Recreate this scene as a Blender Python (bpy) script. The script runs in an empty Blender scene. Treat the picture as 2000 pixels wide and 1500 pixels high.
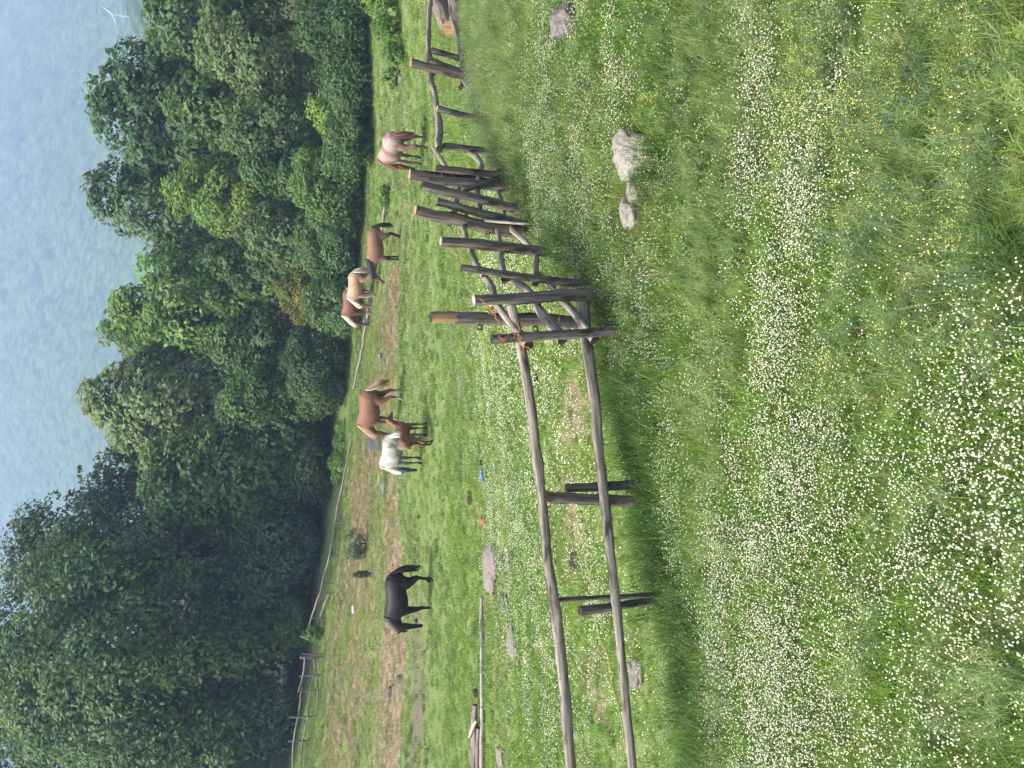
import bpy, bmesh, math, random
import numpy as np
from mathutils import Vector, Matrix
R_ = math.radians
rng = np.random.default_rng(7)
random.seed(7)
scene = bpy.context.scene
COL = scene.collection

# ------------------------------------------------------------------ camera (the photograph lies on its side: the camera is rolled by 90 degrees)
F = 1500.0                      # focal length in photo pixels (2000 wide)
PITCH = R_(20.1)
CP, SP = math.cos(PITCH), math.sin(PITCH)
CZ = 4.4                        # camera height, metres
cam_d = bpy.data.cameras.new("camera")
cam = bpy.data.objects.new("camera", cam_d); COL.objects.link(cam)
cam_d.sensor_fit = 'HORIZONTAL'; cam_d.sensor_width = 36.0; cam_d.lens = 36.0 * F / 2000.0
cam_d.clip_start = 0.05; cam_d.clip_end = 9000
fw = Vector((0, CP, -SP)); up = Vector((0, SP, CP)); rt = Vector((1, 0, 0))
m3 = Matrix((-up, rt, -fw)).transposed()
cam.matrix_world = Matrix.Translation((0, 0, CZ)) @ m3.to_4x4()
scene.camera = cam

# ------------------------------------------------------------------ light
SUN_EL, SUN_AZ = R_(60), R_(-93)      # azimuth measured from +Y (view direction) towards +X (scene right)
sd = Vector((math.sin(SUN_AZ) * math.cos(SUN_EL), math.cos(SUN_AZ) * math.cos(SUN_EL), math.sin(SUN_EL)))
sun_d = bpy.data.lights.new("sun", 'SUN'); sun_d.energy = 4.4; sun_d.angle = R_(4); sun_d.color = (1, .955, .88)
sun = bpy.data.objects.new("sun", sun_d); COL.objects.link(sun)
sun.rotation_euler = sd.to_track_quat('Z', 'Y').to_euler()
sun.location = (-40, -10, 80)
w = bpy.data.worlds.new("World"); scene.world = w; w.use_nodes = True
nt = w.node_tree; bg = nt.nodes["Background"]
sky = nt.nodes.new("ShaderNodeTexSky"); sky.sky_type = 'NISHITA'; sky.sun_disc = False
sky.sun_elevation = SUN_EL; sky.sun_rotation = SUN_AZ; sky.air_density = 1.0; sky.dust_density = 6.0; sky.ozone_density = 0.4
nt.links.new(sky.outputs[0], bg.inputs[0]); bg.inputs[1].default_value = 0.15
scene.view_settings.view_transform = 'Standard'; scene.view_settings.look = 'None'
scene.view_settings.exposure = 1.72; scene.view_settings.gamma = 1.0
scene.render.engine = 'CYCLES'
cy = scene.cycles
cy.use_denoising = True; cy.max_bounces = 6; cy.diffuse_bounces = 3; cy.glossy_bounces = 2; cy.transmission_bounces = 3
cy.volume_bounces = 1; cy.transparent_max_bounces = 6; cy.caustics_reflective = False; cy.caustics_refractive = False
cy.sample_clamp_indirect = 4.0

# ------------------------------------------------------------------ helpers: numbers
def ray(u, v):                         # upright photo pixel (u right, v down) -> direction with unit depth
    a = (u - 750.0) / F; b = -(v - 1000.0) / F
    return np.array([a, CP + b * SP, -SP + b * CP])
def at_D(u, v, D):
    return ray(u, v) * D + np.array([0, 0, CZ])
def at_y(u, v, y):
    d = ray(u, v); return d * (y / d[1]) + np.array([0, 0, CZ])
def pix(P):                            # world -> upright photo pixel
    P = np.asarray(P, float) - np.array([0, 0, CZ])
    x, y, z = P[..., 0], P[..., 1], P[..., 2]
    dep = y * CP - z * SP; vv = y * SP + z * CP
    return 750 + F * x / dep, 1000 - F * vv / dep, dep

def _hash(ix, iy, seed):
    h = (ix.astype(np.int64) * 374761393 + iy.astype(np.int64) * 668265263 + seed * 974711) & 0x7fffffff
    h = ((h ^ (h >> 13)) * 1274126177) & 0x7fffffff
    return ((h ^ (h >> 16)) & 0xffff) / 65535.0
def vnoise(x, y, seed=0):
    x = np.asarray(x, float); y = np.asarray(y, float)
    ix = np.floor(x); iy = np.floor(y); fx = x - ix; fy = y - iy
    fx = fx * fx * (3 - 2 * fx); fy = fy * fy * (3 - 2 * fy)
    ix = ix.astype(np.int64); iy = iy.astype(np.int64)
    a = _hash(ix, iy, seed); b = _hash(ix + 1, iy, seed); c = _hash(ix, iy + 1, seed); d = _hash(ix + 1, iy + 1, seed)
    return (a * (1 - fx) + b * fx) * (1 - fy) + (c * (1 - fx) + d * fx) * fy
def fbm(x, y, seed=0, octv=4, gain=.5):
    s = 0; amp = 1; tot = 0
    for o in range(octv):
        s = s + amp * vnoise(np.asarray(x) * 2 ** o, np.asarray(y) * 2 ** o, seed + o * 17); tot += amp; amp *= gain
    return s / tot

# ------------------------------------------------------------------ terrain: smooth surface through measured ground points
GP = [(750, 2000, 3.95), (0, 2000, 3.8), (1500, 2000, 4.2), (750, 1600, 6.1), (100, 1600, 5.9), (1400, 1500, 7.2), (0, 1345, 9.0), (335, 1320, 9.2), (900, 1165, 9.75), (1020, 1075, 11.0), (1090, 1020, 11.9),
      (1160, 985, 12.7), (1215, 965, 13.3), (1290, 935, 14.4), (1370, 915, 15.2), (1500, 900, 16.8),
      (350, 842, 25.0), (625, 828, 25.2), (700, 787, 28.8), (1190, 830, 25.9), (930, 738, 36.5), (1010, 783, 32.3),
      (150, 625, 43), (0, 592, 42.5), (300, 640, 43.5), (540, 680, 43.6), (800, 717, 40.5), (1100, 758, 34.7), (1300, 780, 30.5), (1450, 752, 31.5), (100, 720, 32), (100, 950, 18.5), (700, 950, 18), (250, 1100, 13)]
CTRL = [tuple(at_D(*g)) for g in GP]
CTRL += [(0, 0, 1.4), (-8, -2, 1.6), (8, -2, 1.5), (0, -14, 3.0), (-40, -10, 3.2), (40, -10, 2.4), (-40, 20, 1.6), (45, 20, -2.2), (-60, 45, 3.5),
         (60, 45, -1.5), (-30, 60, 2.2), (0, 60, -.6), (40, 60, -.8), (0, 90, 2.5), (-60, 90, 7), (70, 90, 3), (0, -30, 4), (-70, -30, 5), (70, -30, 3)]
_C = np.array(CTRL); _N = len(_C)
def _tpsU(r2): return np.where(r2 > 1e-12, r2 * np.log(np.maximum(r2, 1e-12)), 0.0)
def _solve(lam=3.0):
    d2 = ((_C[:, None, :2] - _C[None, :, :2]) ** 2).sum(-1)
    K = _tpsU(d2) + lam * np.eye(_N); P = np.c_[np.ones(_N), _C[:, :2]]
    A = np.zeros((_N + 3, _N + 3)); A[:_N, :_N] = K; A[:_N, _N:] = P; A[_N:, :_N] = P.T
    return np.linalg.solve(A, np.r_[_C[:, 2], 0, 0, 0])
_W = _solve()
def Hs(x, y):
    x = np.asarray(x, float); y = np.asarray(y, float); sh = x.shape
    X = np.clip(x.ravel(), -70, 70); Y = np.clip(y.ravel(), -30, 90); out = np.empty(X.size)
    for i in range(0, X.size, 20000):
        xs, ys = X[i:i + 20000], Y[i:i + 20000]
        d2 = (xs[:, None] - _C[None, :, 0]) ** 2 + (ys[:, None] - _C[None, :, 1]) ** 2
        out[i:i + 20000] = _tpsU(d2) @ _W[:_N] + _W[_N] + _W[_N + 1] * xs + _W[_N + 2] * ys
    out = out.reshape(sh)
    return out + .10 * np.maximum(y - 90, 0)
def H(x, y):
    x = np.asarray(x, float); y = np.asarray(y, float)
    return Hs(x, y) + .10 * (fbm(x * .9, y * .9, 3, 3) - .5) + .05 * (fbm(x * 3.1, y * 3.1, 9, 2) - .5)
def gp(u, v):                          # where the sight line through a photo pixel meets the ground
    d = ray(u, v); ts = np.linspace(2.2, 90, 1400)
    z = CZ + d[2] * ts - H(d[0] * ts, d[1] * ts)
    k = np.nonzero(z < 0)[0]
    t = ts[k[0]] if len(k) else 60.0
    if len(k) and k[0] > 0:
        a, b = z[k[0] - 1], z[k[0]]; t = ts[k[0] - 1] + (ts[1] - ts[0]) * a / (a - b)
    return np.array([d[0] * t, d[1] * t, CZ + d[2] * t])

# ------------------------------------------------------------------ helpers: objects
def put(name, me, mats=(), parent=None, loc=None):
    o = bpy.data.objects.new(name, me); COL.objects.link(o)
    for m in (mats if isinstance(mats, (list, tuple)) else [mats]):
        me.materials.append(m)
    if parent is not None: o.parent = parent
    if loc is not None: o.location = loc
    return o
def tag(o, label, cat, group=None, kind=None):
    if label: o["label"] = label
    if cat: o["category"] = cat
    if group: o["group"] = group
    if kind: o["kind"] = kind
    return o
def empty(name, loc, label, cat, group=None, rz=0.0, sc=1.0):
    o = bpy.data.objects.new(name, None); COL.objects.link(o); o.location = loc; o.rotation_euler = (0, 0, rz); o.scale = (sc,) * 3
    o.empty_display_size = .2
    return tag(o, label, cat, group)
def mesh_np(name, V, faces, mat_idx=None, smooth=True, attrs=None, uv=None):
    """faces: list of arrays (n,k)"""
    me = bpy.data.meshes.new(name); V = np.asarray(V, np.float32)
    faces = [np.asarray(f, np.int32) for f in faces if len(f)]
    nl = sum(f.size for f in faces); nf = sum(len(f) for f in faces)
    me.vertices.add(len(V)); me.vertices.foreach_set("co", V.ravel())
    me.loops.add(nl); me.loops.foreach_set("vertex_index", np.concatenate([f.ravel() for f in faces]))
    me.polygons.add(nf)
    tot = np.concatenate([np.full(len(f), f.shape[1], np.int32) for f in faces])
    st = np.r_[0, np.cumsum(tot)[:-1]].astype(np.int32)
    me.polygons.foreach_set("loop_start", st); me.polygons.foreach_set("loop_total", tot)
    if mat_idx is not None: me.polygons.foreach_set("material_index", np.asarray(mat_idx, np.int32))
    me.polygons.foreach_set("use_smooth", np.full(nf, smooth, bool))
    me.update(calc_edges=True)
    for k, a in (attrs or {}).items():
        a = np.asarray(a, np.float32)
        if a.ndim == 1:
            at = me.attributes.new(k, 'FLOAT', 'POINT'); at.data.foreach_set("value", a)
        else:
            at = me.attributes.new(k, 'FLOAT_COLOR', 'POINT')
            if a.shape[1] == 3: a = np.c_[a, np.ones(len(a), np.float32)]
            at.data.foreach_set("color", a.astype(np.float32).ravel())
    if uv is not None:
        ul = me.uv_layers.new(name="uv"); li = np.concatenate([f.ravel() for f in faces])
        ul.data.foreach_set("uv", np.asarray(uv, np.float32)[li].ravel())
    return me

# ------------------------------------------------------------------ helpers: materials
class NB:
    def __init__(s, name):
        s.m = bpy.data.materials.new(name); s.m.use_nodes = True; s.t = s.m.node_tree
        s.p = s.t.nodes["Principled BSDF"]; s.out = s.t.nodes["Material Output"]
    def n(s, typ, **kw):
        x = s.t.nodes.new(typ)
        for k, v in kw.items(): setattr(x, k, v)
        return x
    def l(s, a, b): s.t.links.new(a, b)
    def val(s, sock, v):
        if isinstance(v, bpy.types.NodeSocket): s.l(v, sock)
        else: sock.default_value = v
    def noise(s, scale, detail=4, rough=.55, vec=None, dist=0):
        x = s.n("ShaderNodeTexNoise"); x.inputs["Scale"].default_value = scale; x.inputs["Detail"].default_value = detail
        x.inputs["Roughness"].default_value = rough; x.inputs["Distortion"].default_value = dist
        if vec is not None: s.l(vec, x.inputs["Vector"])
        return x.outputs["Fac"]
    def ramp(s, fac, stops):
        x = s.n("ShaderNodeValToRGB"); s.l(fac, x.inputs[0]); e = x.color_ramp.elements
        while len(e) < len(stops): e.new(.5)
        for k, (p, c) in enumerate(stops):
            e[k].position = p; e[k].color = (*c, 1) if len(c) == 3 else c
        return x.outputs[0]
    def mix(s, fac, a, b, mode='MIX'):
        x = s.n("ShaderNodeMix", data_type='RGBA', blend_type=mode)
        s.val(x.inputs[0], fac)
        for i, c in ((6, a), (7, b)):
            if isinstance(c, bpy.types.NodeSocket): s.l(c, x.inputs[i])
            else: x.inputs[i].default_value = (*c, 1)
        return x.outputs[2]
    def math(s, op, a, b=0.0):
        x = s.n("ShaderNodeMath", operation=op); s.val(x.inputs[0], a); s.val(x.inputs[1], b); return x.outputs[0]
    def attr(s, name, typ='GEOMETRY'):
        x = s.n("ShaderNodeAttribute"); x.attribute_type = typ; x.attribute_name = name; return x
    def coord(s, which="Object"): return s.n("ShaderNodeTexCoord").outputs[which]
    def mapped(s, vec, scale):
        x = s.n("ShaderNodeMapping"); s.l(vec, x.inputs[0]); x.inputs["Scale"].default_value = scale; return x.outputs[0]
    def bump(s, h, strength=.5, dist=.02):
        x = s.n("ShaderNodeBump"); x.inputs["Strength"].default_value = strength; x.inputs["Distance"].default_value = dist
        s.l(h, x.inputs["Height"]); s.l(x.outputs[0], s.p.inputs["Normal"])
    def base(s, c, rough=.8, spec=.2):
        if isinstance(c, bpy.types.NodeSocket): s.l(c, s.p.inputs["Base Color"])
        else: s.p.inputs["Base Color"].default_value = (*c, 1)
        s.p.inputs["Roughness"].default_value = rough; s.p.inputs["Specular IOR Level"].default_value = spec
        return s
    def translucent(s, c, fac):
        t = s.n("ShaderNodeBsdfTranslucent"); mx = s.n("ShaderNodeMixShader"); mx.inputs[0].default_value = fac
        if isinstance(c, bpy.types.NodeSocket): s.l(c, t.inputs[0])
        else: t.inputs[0].default_value = (*c, 1)
        s.l(s.p.outputs[0], mx.inputs[1]); s.l(t.outputs[0], mx.inputs[2]); s.l(mx.outputs[0], s.out.inputs[0])

def leaf_mat(name, trans=.35, rough=.5, spec=.3, warm=(1.25, 1.2, .5)):
    b = NB(name); c = b.attr("col").outputs["Color"]
    b.base(c, rough, spec); b.translucent(b.mix(1.0, c, warm, 'MULTIPLY'), trans); return b.m
def plain(name, c, rough=.7, spec=.3, var=.25, scale=8):
    b = NB(name); f = b.noise(scale, 4, .6, b.coord())
    b.base(b.mix(f, tuple(x * (1 - var) for x in c), tuple(min(1, x * (1 + var)) for x in c)), rough, spec); return b.m
M_LEAF = leaf_mat("foliage", .42, .58, .22)
M_BARK = plain("tree_bark", (.09, .07, .055), .9, .1, .4, 6)
def wood_mat(name, dark, light, rough=.85, knots=.5):
    b = NB(name); uv = b.n("ShaderNodeUVMap"); uv.uv_map = "uv"
    g = b.noise(1.0, 5, .65, b.mapped(uv.outputs[0], (20, 1.3, 1)), .6)
    k = b.noise(1.0, 4, .6, b.mapped(uv.outputs[0], (6, 2.2, 1)))
    c = b.ramp(g, [(.34, dark), (.66, light)])
    c = b.mix(b.ramp(k, [(.34, (1, 1, 1)), (.46, (0, 0, 0))]), c, tuple(x * knots for x in dark))
    c = b.mix(b.ramp(k, [(.62, (0, 0, 0)), (.75, (.55, .55, .55))]), c, tuple(min(1, x * 1.35) for x in light))
    b.base(c, rough, .15); b.bump(g, .9, .02); return b.m
M_RAIL = wood_mat("weathered_rail", (.10, .083, .068), (.30, .265, .222))
M_POST = wood_mat("dark_post", (.048, .042, .036), (.172, .152, .133))
M_BROWNPOST = wood_mat("brown_post", (.042, .034, .029), (.165, .135, .112))
M_CUT = wood_mat("cut_wood", (.22, .12, .06), (.46, .29, .15))
M_PALECUT = wood_mat("pale_cut", (.22, .195, .165), (.38, .345, .295))
M_STAKE = wood_mat("bleached_stake", (.40, .36, .30), (.60, .55, .48))
M_DARKCUT = wood_mat("dark_cut", (.012, .011, .010), (.05, .045, .04))
M_SPLIT = wood_mat("split_wood", (.15, .09, .05), (.36, .24, .14))

# ------------------------------------------------------------------ log: wobbly tapered round with cut ends
def log_mesh(name, pts, rads, ring=16, seg=.05, wob=.14, seed=0, flat=0.0, rough_end=0.0, knot=.0):
    """pts: list of 3D points, rads: radius at each. material slot 0 bark, 1 start cut, 2 end cut"""
    rs = np.random.default_rng(seed + 11)
    P = np.array(pts, float); L = np.r_[0, np.cumsum(np.linalg.norm(np.diff(P, axis=0), axis=1))]
    n = max(5, int(L[-1] / seg)); t = np.linspace(0, L[-1], n)
    if len(P) > 2:                                        # smooth the path
        tt = np.linspace(0, L[-1], 4 * n); Q = np.stack([np.interp(tt, L, P[:, i]) for i in range(3)], 1)
        k = max(1, int(.12 * 4 * n / max(1, len(P) - 1)) | 1); pad = k // 2
        Qp = np.concatenate([np.repeat(Q[:1], pad, 0), Q, np.repeat(Q[-1:], pad, 0)]); ker = np.ones(k) / k
        Q = np.stack([np.convolve(Qp[:, i], ker, 'valid') for i in range(3)], 1)
        C = np.stack([np.interp(t, tt, Q[:, i]) for i in range(3)], 1)
    else: C = np.stack([np.interp(t, L, P[:, i]) for i in range(3)], 1)
    rr = np.interp(t, L, rads)
    T = np.gradient(C, axis=0); T /= np.linalg.norm(T, axis=1)[:, None] + 1e-9
    ref = np.array([0, 0, 1.0]) if abs(T[0, 2]) < .8 else np.array([1.0, 0, 0])
    A = np.cross(T, ref); A /= np.linalg.norm(A, axis=1)[:, None]; B = np.cross(T, A)
    ph = rs.uniform(0, 99)
    C = C + A * (rr * wob * (vnoise(t * 2.2, np.zeros(n) + ph, seed) - .5))[:, None] * 2 + B * (rr * wob * (vnoise(t * 2.2, np.zeros(n) + ph + 7, seed) - .5))[:, None] * 2
    a = np.linspace(0, 2 * np.pi, ring, endpoint=False)
    V = []; UV = []
    bumps = [(rs.uniform(0, L[-1]), rs.uniform(0, 6.28), rs.uniform(.2, .5)) for _ in range(int(knot * L[-1]) + (1 if knot else 0))]
    for i in range(n):
        nz = 1 + .26 * (vnoise(np.cos(a) * 1.3 + ph, np.full(ring, t[i] * 3.0) + np.sin(a) * 1.3, seed) - .5) + .20 * (vnoise(np.cos(a) * 3 + ph, np.full(ring, t[i] * 9.0) + np.sin(a) * 3, seed + 3) - .5)
        for (bt, ba, bh) in bumps:
            da = np.abs((a - ba + np.pi) % (2 * np.pi) - np.pi); nz = nz + bh * np.exp(-((t[i] - bt) / .045) ** 2 - (da / .45) ** 2)
        r = rr[i] * nz
        ring_p = C[i] + A[i] * (r * np.cos(a))[:, None] + B[i] * (r * np.sin(a) * (1 - flat))[:, None]
        if rough_end and i == n - 1: ring_p = ring_p + T[i] * (rs.uniform(-1, 1, ring) * rough_end)[:, None]
        V.append(ring_p); UV.append(np.c_[a * rr.mean(), np.full(ring, t[i])])
    V = np.concatenate(V); UV = np.concatenate(UV)
    q = []
    for i in range(n - 1):
        b0 = i * ring; j = np.arange(ring); k = (j + 1) % ring
        q.append(np.stack([b0 + j, b0 + k, b0 + ring + k, b0 + ring + j], 1))
    q = np.concatenate(q)
    # end caps: own rings, so that the cut wood keeps its edge
    e0 = V[:ring] - T[0] * .002; e1 = V[-ring:] + T[-1] * .002
    c0 = e0.mean(0); c1 = e1.mean(0) + T[-1] * rough_end * .3; nb = len(V)
    V = np.concatenate([V, e0, c0[None], e1, c1[None]])
    cu = lambda E: np.c_[(E - E.mean(0)) @ A[0], (E - E.mean(0)) @ B[0]]
    UV = np.concatenate([UV, cu(e0), [[0, 0]], cu(e1), [[0, 0]]])
    j = np.arange(ring); k = (j + 1) % ring
    t0 = np.stack([nb + k, nb + j, np.full(ring, nb + ring)], 1); n1 = nb + ring + 1
    t1 = np.stack([n1 + j, n1 + k, np.full(ring, n1 + ring)], 1)
    mi = np.r_[np.zeros(len(q)), np.ones(ring), np.full(ring, 2)]
    me = mesh_np(name, V, [q, t0, t1], mi, True, None, UV)
    return me
def add_log(name, pts, rads, mats, parent=None, **kw):
    me = log_mesh(name, pts, rads, **kw); mats = list(mats) + [mats[-1]] * (3 - len(mats))
    return put(name, me, mats, parent)
def tube_mesh(paths, ring=5):
    """thin round strands in one mesh: paths = [(pts, radii)]"""
    V = []; Q = []; nb = 0
    for P, r in paths:
        P = np.asarray(P, float); n = len(P); r = np.broadcast_to(np.asarray(r, float), (n,))
        T = np.gradient(P, axis=0); T /= np.linalg.norm(T, axis=1)[:, None] + 1e-9
        ref = np.array([0, 0, 1.0]) if abs(T[0, 2]) < .8 else np.array([1.0, 0, 0])
        A = np.cross(T, ref); A /= np.linalg.norm(A, axis=1)[:, None] + 1e-9; B = np.cross(T, A)
        a = np.linspace(0, 2 * np.pi, ring, endpoint=False)
        V.append((P[:, None] + r[:, None, None] * (A[:, None] * np.cos(a)[None, :, None] + B[:, None] * np.sin(a)[None, :, None])).reshape(-1, 3))
        for i in range(n - 1):
            j = np.arange(ring); k = (j + 1) % ring; b0 = nb + i * ring
            Q.append(np.stack([b0 + j, b0 + k, b0 + ring + k, b0 + ring + j], 1))
        nb += n * ring
    return np.concatenate(V), np.concatenate(Q)
# ================================================================== SETTING: ground, hills
def patch(x, y, lst):
    """sum of soft world-space patches given by the photo position of their centre: (u, v, radius_x m, radius_y m, amount)"""
    s = np.zeros_like(x)
    for (u, v, rx, ry, a) in lst:
        c = gp(u, v); s = s + a * np.exp(-(((x - c[0]) / rx) ** 2 + ((y - c[1]) / ry) ** 2))
    return s
BARE = [(180, 700, 7, 4.5, .62), (480, 700, 5, 5, .62), (700, 745, 4, 3, .5), (60, 660, 5, 3, .4), (900, 755, 4, 2, .35), (60, 762, 3.4, 1.5, 1.7), (200, 765, 2.8, 1.4, 1.7), (330, 768, 2.2, 1.1, 1.3), (440, 765, 1.8, 1.3, 1.5), (560, 768, 1.5, 1.1, .7), (610, 715, 2.0, 1.8, 1.5), (520, 705, 2.4, 1.9, 1.5), (430, 690, 2.2, 1.4, .6),
        (800, 768, 3.0, 1.3, .8), (900, 772, 2.5, 1.2, .8), (740, 720, 2, 1.2, .6), (840, 745, 1.6, 1, .5), (30, 640, 3, 1.5, .5), (200, 650, 3, 1.4, .5), (350, 660, 3, 1.2, .4),
        (650, 1115, .8, .5, .5), (420, 1120, .9, .5, .6), (560, 1105, .8, .4, .5), (180, 1160, .7, .5, .6), (80, 1190, .6, .4, .6), (710, 1130, .5, .4, .5), (1080, 1300, .4, .35, .5), (940, 1270, .4, .3, .4)]
MUD = [(20, 815, 2.5, .35, 1.0), (120, 816, 2.2, .33, 1.0), (220, 812, 1.8, .3, 1.0), (290, 805, 1.2, .3, .7), (410, 815, 1.0, .3, .5)]
def bare_at(x, y):
    n = fbm(x * .9, y * .9, 41, 4) - .5
    b = patch(x, y, BARE) * (.85 + 1.6 * n)
    return np.clip(b, 0, 1)
def mud_at(x, y): return np.clip(patch(x, y, MUD) * (.7 + 1.2 * (fbm(x * 2, y * 2, 77, 3) - .3)), 0, 1)

def grid_ground():
    s = np.linspace(-1, 1, 421); xs = np.sign(s) * (26 * np.abs(s) + 0) ; xs = np.where(np.abs(s) > .8, np.sign(s) * (20.8 + (np.abs(s) - .8) * 130 + 9500 * (np.abs(s) - .8) ** 3 * 3), xs)
    ys = np.r_[np.linspace(-60, 0, 25), np.linspace(.2, 20, 200), np.linspace(20.2, 48, 175), 48 + np.linspace(.06, 1, 60) ** 2 * 320]
    X, Y = np.meshgrid(xs, ys); Z = H(X, Y); V = np.c_[X.ravel(), Y.ravel(), Z.ravel()]
    ny, nx = X.shape; i = np.arange(ny - 1)[:, None] * nx + np.arange(nx - 1)[None]; i = i.ravel()
    q = np.stack([i, i + 1, i + nx + 1, i + nx], 1)
    x, y = V[:, 0], V[:, 1]
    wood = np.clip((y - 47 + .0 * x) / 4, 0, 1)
    return mesh_np("ground", V, [q], None, True, {"bare": bare_at(x, y), "mud": mud_at(x, y), "wood": wood})
b = NB("meadow_ground"); oc = b.coord()
n1 = b.noise(.55, 6, .6, oc); n2 = b.noise(5.0, 5, .7, oc); n3 = b.noise(28, 3, .6, oc)
g = b.ramp(n1, [(.3, (.09, .135, .040)), (.52, (.12, .18, .052)), (.72, (.15, .20, .072))])
g = b.mix(b.ramp(n2, [(.35, (0, 0, 0)), (.62, (.8, .8, .8))]), g, (.085, .115, .032))
g = b.mix(b.ramp(n3, [(.45, (0, 0, 0)), (.70, (.6, .6, .6))]), g, (.23, .24, .12))
dry = b.ramp(n2, [(.3, (.15, .10, .075)), (.55, (.235, .172, .135)), (.75, (.31, .24, .19))])
g = b.mix(b.ramp(b.math('ADD', b.attr("bare").outputs["Fac"], b.math('MULTIPLY', b.math('SUBTRACT', n2, .5), .6)), [(.28, (0, 0, 0)), (.75, (.9, .9, .9))]), g, dry)
g = b.mix(b.attr("mud").outputs["Fac"], g, b.ramp(n3, [(.35, (.075, .055, .045)), (.65, (.17, .135, .115))]))
g = b.mix(b.attr("wood").outputs["Fac"], g, b.ramp(n2, [(.35, (.035, .042, .018)), (.65, (.075, .07, .038))]))  # wood floor: leaf litter, with the trees' shade darkened into its colour
b.base(g, .95, .05); b.bump(b.noise(16, 5, .7, oc), .8, .05)
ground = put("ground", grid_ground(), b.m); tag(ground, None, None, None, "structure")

def hill(name, xs, ys, zf, mat):
    X, Y = np.meshgrid(xs, ys); Z = zf(X, Y); V = np.c_[X.ravel(), Y.ravel(), Z.ravel()]
    ny, nx = X.shape; i = (np.arange(ny - 1)[:, None] * nx + np.arange(nx - 1)[None]).ravel()
    o = put(name, mesh_np(name, V, [np.stack([i, i + 1, i + nx + 1, i + nx], 1)]), mat); tag(o, None, None, None, "structure"); return o
def wooded(name, lo, hi, sc):
    b = NB(name); oc = b.coord()
    f = b.noise(sc, 6, .7, oc); f2 = b.noise(sc * .06, 4, .6, oc)
    c = b.mix(f2, lo, hi); c = b.mix(b.ramp(f, [(.40, (0, 0, 0)), (.60, (1, 1, 1))]), tuple(x * .5 for x in lo), c)  # dark mottle paints the shade between tree crowns into the colour
    b.base(c, .9, .05); b.bump(f, .5, 5.0); return b.m
def mtn(X, Y):
    base = 20 + np.minimum(Y - 650, 900) * .50
    sp = 34 * np.sin(X * .0072 + 1.1 + .8 * np.sin(Y * .003)) + 50 * (fbm(X * .005, Y * .0025, 5, 5) - .5)
    ridge = np.clip((Y - 650) / 500, 0, 1)
    crown = 26 * (fbm(X * .03, Y * .03, 21, 4, .65) - .5)
    return np.where(Y > 2250, base, base) + sp * ridge + crown * ridge - np.maximum(Y - 1560, 0) * .5
hill("mountain", np.linspace(-1900, 1900, 640), np.linspace(560, 1900, 420), mtn, wooded("wooded_mountain", (.12, .19, .095), (.17, .24, .115), .11))
def spur(X, Y):      # the nearer wooded spur seen beyond the trees on the right
    top = np.clip(40 + .23 * (X - 128), 0, 95)
    return top * np.exp(-((Y - 470 - .1 * (X - 200)) / 110.0) ** 2) + 7 * (fbm(X * .06, Y * .06, 33, 4) - .5)
hill("hill", np.linspace(20, 700, 260), np.linspace(300, 640, 140), spur, wooded("wooded_hill", (.05, .10, .035), (.12, .17, .055), .12))

# haze: the air of the valley
def haze_box():
    V = np.array([(x, y, z) for z in (-14, 545) for y in (-75, 1960) for x in (-1990, 1990)], float)
    q = [[0, 2, 3, 1], [4, 5, 7, 6], [0, 1, 5, 4], [2, 6, 7, 3], [0, 4, 6, 2], [1, 3, 7, 5]]
    o = put("haze", mesh_np("haze", V, [q], None, False)); m = bpy.data.materials.new("haze_air"); m.use_nodes = True
    t = m.node_tree; t.nodes.remove(t.nodes["Principled BSDF"]); pv = t.nodes.new("ShaderNodeVolumePrincipled")
    pv.inputs["Color"].default_value = (.265, .365, .575, 1); pv.inputs["Density"].default_value = HAZE; pv.inputs["Anisotropy"].default_value = 0.0
    t.links.new(pv.outputs[0], t.nodes["Material Output"].inputs["Volume"]); o.data.materials.append(m)
    tag(o, None, None, None, "stuff")
HAZE = 0.00115
haze_box()

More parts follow.
